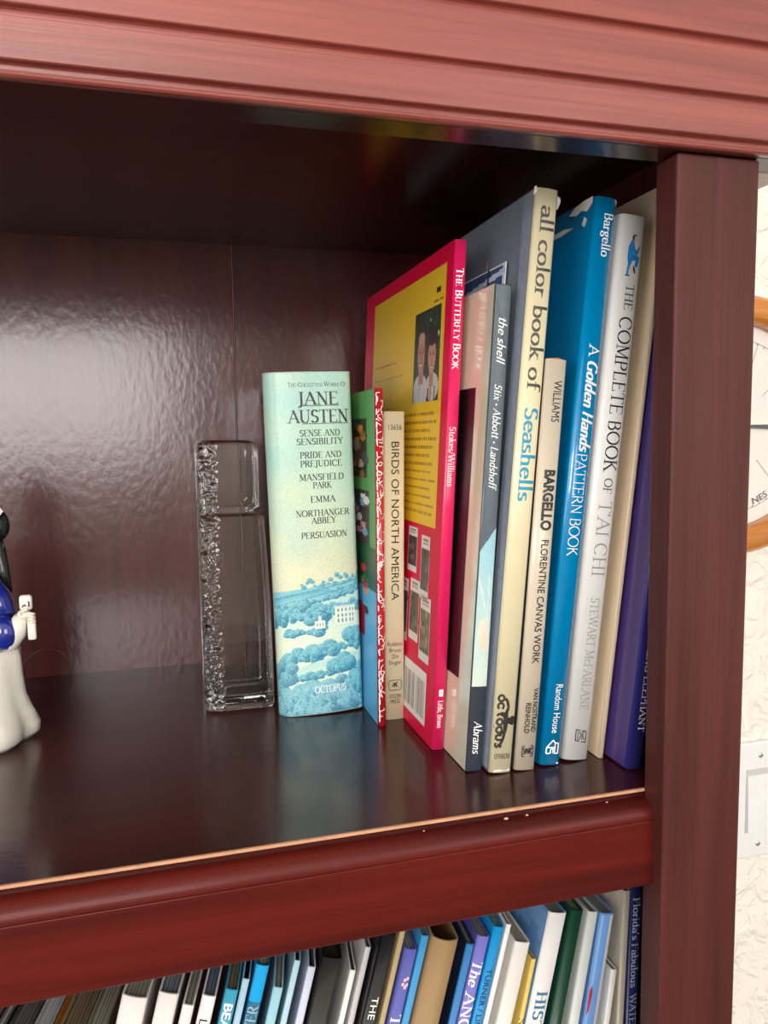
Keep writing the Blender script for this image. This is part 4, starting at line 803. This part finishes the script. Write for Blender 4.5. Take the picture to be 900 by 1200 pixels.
# ------------------------------------------------------------------ glass bookend
def glass_mat(name, rough):
    m = bpy.data.materials.new(name); m.use_nodes = True; nt = m.node_tree; bs = nt.nodes['Principled BSDF']
    bs.inputs['Base Color'].default_value = (0.93, 0.97, 0.95, 1); bs.inputs['Transmission Weight'].default_value = 1; bs.inputs['IOR'].default_value = 1.5; bs.inputs['Roughness'].default_value = rough
    tc = nt.nodes.new('ShaderNodeTexCoord'); n = nt.nodes.new('ShaderNodeTexNoise'); n.inputs['Scale'].default_value = 45; n.inputs['Detail'].default_value = 2
    bp = nt.nodes.new('ShaderNodeBump'); bp.inputs['Strength'].default_value = .05; bp.inputs['Distance'].default_value = .002
    nt.links.new(tc.outputs['Object'], n.inputs['Vector']); nt.links.new(n.outputs['Fac'], bp.inputs['Height']); nt.links.new(bp.outputs['Normal'], bs.inputs['Normal'])
    return m
GL = glass_mat('clear_cast_glass', 0.02)
GT, GH, GD = 0.0449, 0.1795, 0.050
nx, nz = 40, 150
rows = []
for j in range(nz + 1):
    z = GH * j / nz; xl = 0.0; xr = GT - 0.0040 * (z / .132) + .0012 * math.sin(math.pi * min(1, z / .132))
    if z > .1325: xr = .0385
    for zz, ww, rr_ in ((.1325, .0030, .004),):
        d = abs(z - zz)
        if d < ww: k = math.sqrt(max(0, 1 - (1 - (ww - d) / ww) ** 2)); xr = min(xr, xr - rr_ * k); 
    rtop = .0075
    if z > GH - rtop: xr -= rtop - math.sqrt(max(0, rtop ** 2 - (z - GH + rtop) ** 2))
    if z > GH - .003: xl += .003 - math.sqrt(max(0, .003 ** 2 - (z - GH + .003) ** 2))
    if z < .003: q = .003 - math.sqrt(max(0, .003 ** 2 - (.003 - z) ** 2)); xl += q; xr -= q
    rows.append((z, xl, xr))
rg = np.random.default_rng(3); rough_n = rg.normal(0, 1, (nz + 1, nx + 1))
for _ in range(1): rough_n = (rough_n + np.roll(rough_n, 1, 0) + np.roll(rough_n, 1, 1)) / 2.2
V_, F_ = [], []
for (j, (z, xl, xr)) in enumerate(rows):
    for i in range(nx + 1):
        x = xl + (xr - xl) * i / nx; e = min(x - xl, xr - x); yf = 0.0
        if x - xl < .0115: yf += .0035 * (1 - (x - xl) / .0115) ** 1.3 + .0011 * rough_n[j, i] * (1 if x - xl < .0105 else .3)
        if xr - x < .003: yf += .003 - math.sqrt(max(0, .003 ** 2 - (.003 - (xr - x)) ** 2))
        if abs(z - .1325) < .0026: yf += .0030 * (1 - abs(z - .1325) / .0026)
        if z > GH - .003: yf += .003 - math.sqrt(max(0, .003 ** 2 - (z - GH + .003) ** 2))
        if z < .003: yf += .003 - math.sqrt(max(0, .003 ** 2 - (.003 - z) ** 2))
        V_.append((x, yf, z))
nf = len(V_); W = nx + 1
for (z, xl, xr) in rows:
    for i in range(nx + 1): V_.append((xl + (xr - xl) * i / nx, GD, z))
for j in range(nz):
    for i in range(nx):
        a = j * W + i; F_.append((a, a + 1, a + W + 1, a + W)); F_.append((nf + a + 1, nf + a, nf + a + W, nf + a + W + 1))
    a = j * W; F_.append((nf + a, a, a + W, nf + a + W)); a = j * W + nx; F_.append((a, nf + a, nf + a + W, a + W))
for i in range(nx):
    F_.append((nf + i, nf + i + 1, i + 1, i)); a = nz * W + i; F_.append((a, a + 1, nf + a + 1, nf + a))
o = mesh_obj('glass_bookend', V_, F_, GL, smooth=True); o.location = (-0.2086, 0.1947, 0.0001)
tag(o, 'clear cast glass block bookend with a notched top beside the pale green book', 'bookend')

# ------------------------------------------------------------------ porcelain figurine
fig = tag(empty('porcelain_figurine', (-0.344, 0.185, 0.0003)), 'glazed porcelain figurine in a blue jacket and white robe holding a white scroll', 'figurine')
CW = M((228, 224, 214), 0.12, 0.8, var=.03, scale=80); CB = M((24, 40, 132), 0.08, 1.0, var=.35, scale=120); CH = M((22, 28, 28), 0.2, 0.6); SKIN = M((226, 206, 190), 0.15, 0.7); RED = M((170, 34, 40), .2, .6)
def folds(a, z): k = max(0, 1 - z / .066); return .075 * k ** .7 * math.sin(6 * a + 70 * z) + .045 * k * math.sin(3 * a - 60 * z) + .02 * math.sin(11 * a + 90 * z)
lathe('robe', [(.018, 0), (.0285, .0002), (.0325, .004), (.0335, .010), (.0315, .018), (.0285, .028), (.0275, .040), (.0278, .052), (.027, .060), (.020, .066)], CW, fig, 56, folds=folds, squash=.85)
bm = bmesh.new(); add_ball(bm, (0, 0, .083), (.0225, .020, .0265)); add_tube(bm, [(-.018, 0, .098), (-.027, -.004, .085), (-.026, -.012, .072), (-.012, -.021, .068)], [.007, .0085, .009, .007])
add_tube(bm, [(.010, -.002, .101), (.0175, -.008, .090), (.0195, -.014, .079)], [.0065, .0075, .0085]); add_ball(bm, (.0205, -.0185, .0705), (.0100, .0075, .0105)); bm_obj('jacket', bm, CB, fig, True)
lathe('jacket_hem', [(.0222, .0585), (.0285, .0590), (.0292, .0610), (.0270, .0640), (.0225, .068)], CB, fig, 40, squash=.85)
bm = bmesh.new(); add_tube(bm, [(.0170, -.014, .0640), (.0235, -.0150, .0675), (.0290, -.0170, .0720), (.0318, -.0190, .0795)], [.0065, .0090, .0062, .0038]); bm_obj('sleeve_lining', bm, CW, fig, True)
bm = bmesh.new(); add_tube(bm, [(-.012, -.021, .068), (-.004, -.024, .070)], [.006, .005]); bm_obj('sleeve_lining', bm, CW, fig, True)
# hand with fingers closed round the scroll
bm = bmesh.new(); add_ball(bm, (.0335, -.0205, .0810), (.0038, .0030, .0030))
for k in range(4): add_tube(bm, [(.0350 + .0004 * k, -.0225, .0822 - .0017 * k), (.0378, -.0238, .0818 - .0017 * k), (.0392, -.0222, .0812 - .0017 * k), (.0384, -.0205, .0808 - .0017 * k)], [.0009, .0009, .0008, .0007], 8)
add_tube(bm, [(.0325, -.0225, .0815), (.0340, -.0240, .0838), (.0362, -.0240, .0846)], [.0010, .0010, .0008], 8); bm_obj('hand', bm, M((232, 224, 204), .15, .7), fig, True)
bm = bmesh.new(); add_box(bm, .0315, .0385, -.0235, -.0195, .0835, .0925, .0018, 3); add_box(bm, .0352, .0398, -.0230, -.0200, .0660, .0800, .0012, 3); sc = bm_obj('scroll', bm, CW, fig, True)
bm = bmesh.new()
for q in ([(.0333, .0858), (.0345, .0872), (.0352, .0862)], [(.0368, .0858), (.0370, .0880), (.0366, .0890)]):
    add_tube(bm, [(a, -.0237, c) for a, c in q], [.0004] * 3, 6)
bm_obj('ink_mark', bm, BLACK, sc)
bm = bmesh.new(); add_tube(bm, [(0, 0, .104), (0, 0, .118)], [.0052, .0048]); add_ball(bm, (-.001, -.002, .130), (.0115, .0125, .0145)); add_ball(bm, (-.002, -.0148, .128), (.0016, .0022, .0026)); bm_obj('head', bm, SKIN, fig, True)
bm = bmesh.new()
for s in (-1, 1): add_ball(bm, (-.002 + s * .0045, -.0128, .1315), (.0016, .0012, .0009))
bm_obj('eye', bm, BLACK, fig, True); bm = bmesh.new(); add_ball(bm, (-.002, -.0132, .1225), (.0020, .0010, .0008)); bm_obj('mouth', bm, RED, fig, True)
bm = bmesh.new(); add_ball(bm, (.001, .0035, .1345), (.0138, .0125, .0145)); add_ball(bm, (.0165, .002, .1310), (.0085, .0085, .0105)); add_ball(bm, (.002, .002, .1495), (.0085, .0085, .0080)); add_tube(bm, [(.013, .004, .126), (.0165, .005, .115), (.0185, .004, .104), (.0210, .002, .090)], [.006, .0052, .0045, .0035]); bm_obj('hair', bm, CH, fig, True)
bm = bmesh.new()
for a in range(5): add_ball(bm, (.0205 + .0013 * math.cos(a * 1.257), -.0045, .1395 + .0013 * math.sin(a * 1.257)), (.0010, .0007, .0010), u=8, v=6)
fl = bm_obj('hair_flower', bm, WHITE, fig, True); bm = bmesh.new(); add_ball(bm, (.0205, -.0052, .1395), (.0009, .0006, .0009), u=8, v=6); bm_obj('flower_centre', bm, RED, fl, True)

# ------------------------------------------------------------------ wall clock and light switch
ck = tag(empty('wall_clock', (0.315, 0.345, 0.187)), 'round wall clock with an orange wooden rim and white dial', 'clock')
def ring_y(name, prof, mat, parent, n=96):
    V_, F_ = [], []
    for r, y in prof:
        for k in range(n): V_.append((r * math.cos(2 * math.pi * k / n), y, r * math.sin(2 * math.pi * k / n)))
    m = len(prof)
    for i in range(m):
        for k in range(n): F_.append((i * n + k, i * n + (k + 1) % n, ((i + 1) % m) * n + (k + 1) % n, ((i + 1) % m) * n + k))
    bm = bmesh.new(); bv = [bm.verts.new(c) for c in V_]
    for q in F_: bm.faces.new([bv[i] for i in q])
    return bm_obj(name, bm, mat, parent, True)
ring_y('rim', [(.1000, -.003), (.1000, -.016), (.1020, -.021), (.1060, -.0235), (.1150, -.0245), (.1215, -.0225), (.1262, -.017), (.1275, -.010), (.1275, -.003)], wood('orange_wood', 'x', (190, 118, 40), (214, 142, 58), .35, .4), ck)
mesh_obj('dial', [(.1005 * math.cos(2 * math.pi * k / 72), -.006, .1005 * math.sin(2 * math.pi * k / 72)) for k in range(72)], [tuple(range(72))[::-1]], M((232, 230, 224), .5), ck)
V_, F_ = [], []
def st3(pts, wd, y=-.0065):
    for a, c in zip(pts[:-1], pts[1:]):
        d = Vector((c[0] - a[0], c[1] - a[1])); nn = Vector((-d.y, d.x)).normalized() * wd / 2; i = len(V_)
        for q in (Vector(a) + nn, Vector(a) - nn, Vector(c) - nn, Vector(c) + nn): V_.append((q.x, y, q.y))
        F_.append((i, i + 1, i + 2, i + 3))
for R_ in (.0855,): st3([(R_ * math.cos(2 * math.pi * k / 90), R_ * math.sin(2 * math.pi * k / 90)) for k in range(91)], .0005)
for k in range(12): a = 2 * math.pi * k / 12 + .2; st3([(.045 * math.cos(a), .045 * math.sin(a)), (.0855 * math.cos(a), .0855 * math.sin(a))], .0005)
for k in range(60): a = 2 * math.pi * k / 60; st3([(.0855 * math.cos(a), .0855 * math.sin(a)), (.0835 * math.cos(a), .0835 * math.sin(a))], .0008)
mesh_obj('dial_lines', V_, F_, M((120, 122, 122), .6), ck)
polys, w = sans_polys('NES', bold=.01); V_, F_ = [], []
for p_ in polys:
    i = len(V_)
    for u, v_ in p_: a = rad(-71) + u * .0075 / .076; R_ = .078 - 0 + v_ * 0 - 0; R_ = .0835 - v_ * -.0 - .0075 + 0; r_ = .0765 - 0 + 0; V_.append(((.0830 - v_ * .0065) * math.cos(a), -.0066, (.0830 - v_ * .0065) * math.sin(a)))
    F_.append(tuple(range(i, i + len(p_))))
mesh_obj('dial_lettering', V_, F_, M((96, 98, 100), .6), ck)
box('hour_hand', -.012, .050, -.0095, -.0088, -.0014, .0014, M((84, 86, 86), .5), ck); o = box('minute_hand', -.015, .080, -.0110, -.0103, -.0011, .0011, M((84, 86, 86), .5), ck); o.rotation_euler = (0, rad(2.5), 0)
lathe('hand_pin', [(.0035, 0), (.0035, .004)], BLACK, ck, 20).rotation_euler = (rad(90), 0, 0)
for c_ in ck.children:
    if c_.name.startswith('hand_pin'): c_.location = (0, -.0085, 0)
sw = tag(empty('light_switch', (0.3622, 0.345, -0.205)), 'white wall switch plate with one wide rocker and two screws', 'light switch')
PL = M((236, 237, 238), 0.35)
box('plate', -.035, .035, -.006, -.0002, -.063, .063, PL, sw, bevel=.002, seg=3)
box('rocker_frame', -.0172, .0172, -.0070, -.0058, -.0345, .0345, M((206, 206, 206), .4), sw, bevel=.0004)
bm = bmesh.new(); Vr = [(-.0158, -.0095, -.0328), (.0158, -.0095, -.0328), (.0158, -.0068, .0328), (-.0158, -.0068, .0328), (-.0158, -.006, -.0328), (.0158, -.006, -.0328), (.0158, -.006, .0328), (-.0158, -.006, .0328)]
bv = [bm.verts.new(c) for c in Vr]
for q in ((0, 1, 2, 3), (7, 6, 5, 4), (0, 4, 5, 1), (1, 5, 6, 2), (2, 6, 7, 3), (3, 7, 4, 0)): bm.faces.new([bv[i] for i in q])
bm_obj('rocker', bm, PL, sw)
for s in (-1, 1):
    o = lathe('screw', [(.0028, 0), (.0028, .0008), (.0018, .0014)], M((200, 202, 204), .3, metal=.6), sw, 18, smooth=False); o.rotation_euler = (rad(90), 0, 0); o.location = (0, -.0059, s * .0484)
    box('screw_slot', -.0021, .0021, -.0004, .0004, .00135, .0016, M((110, 110, 110), .5), o)
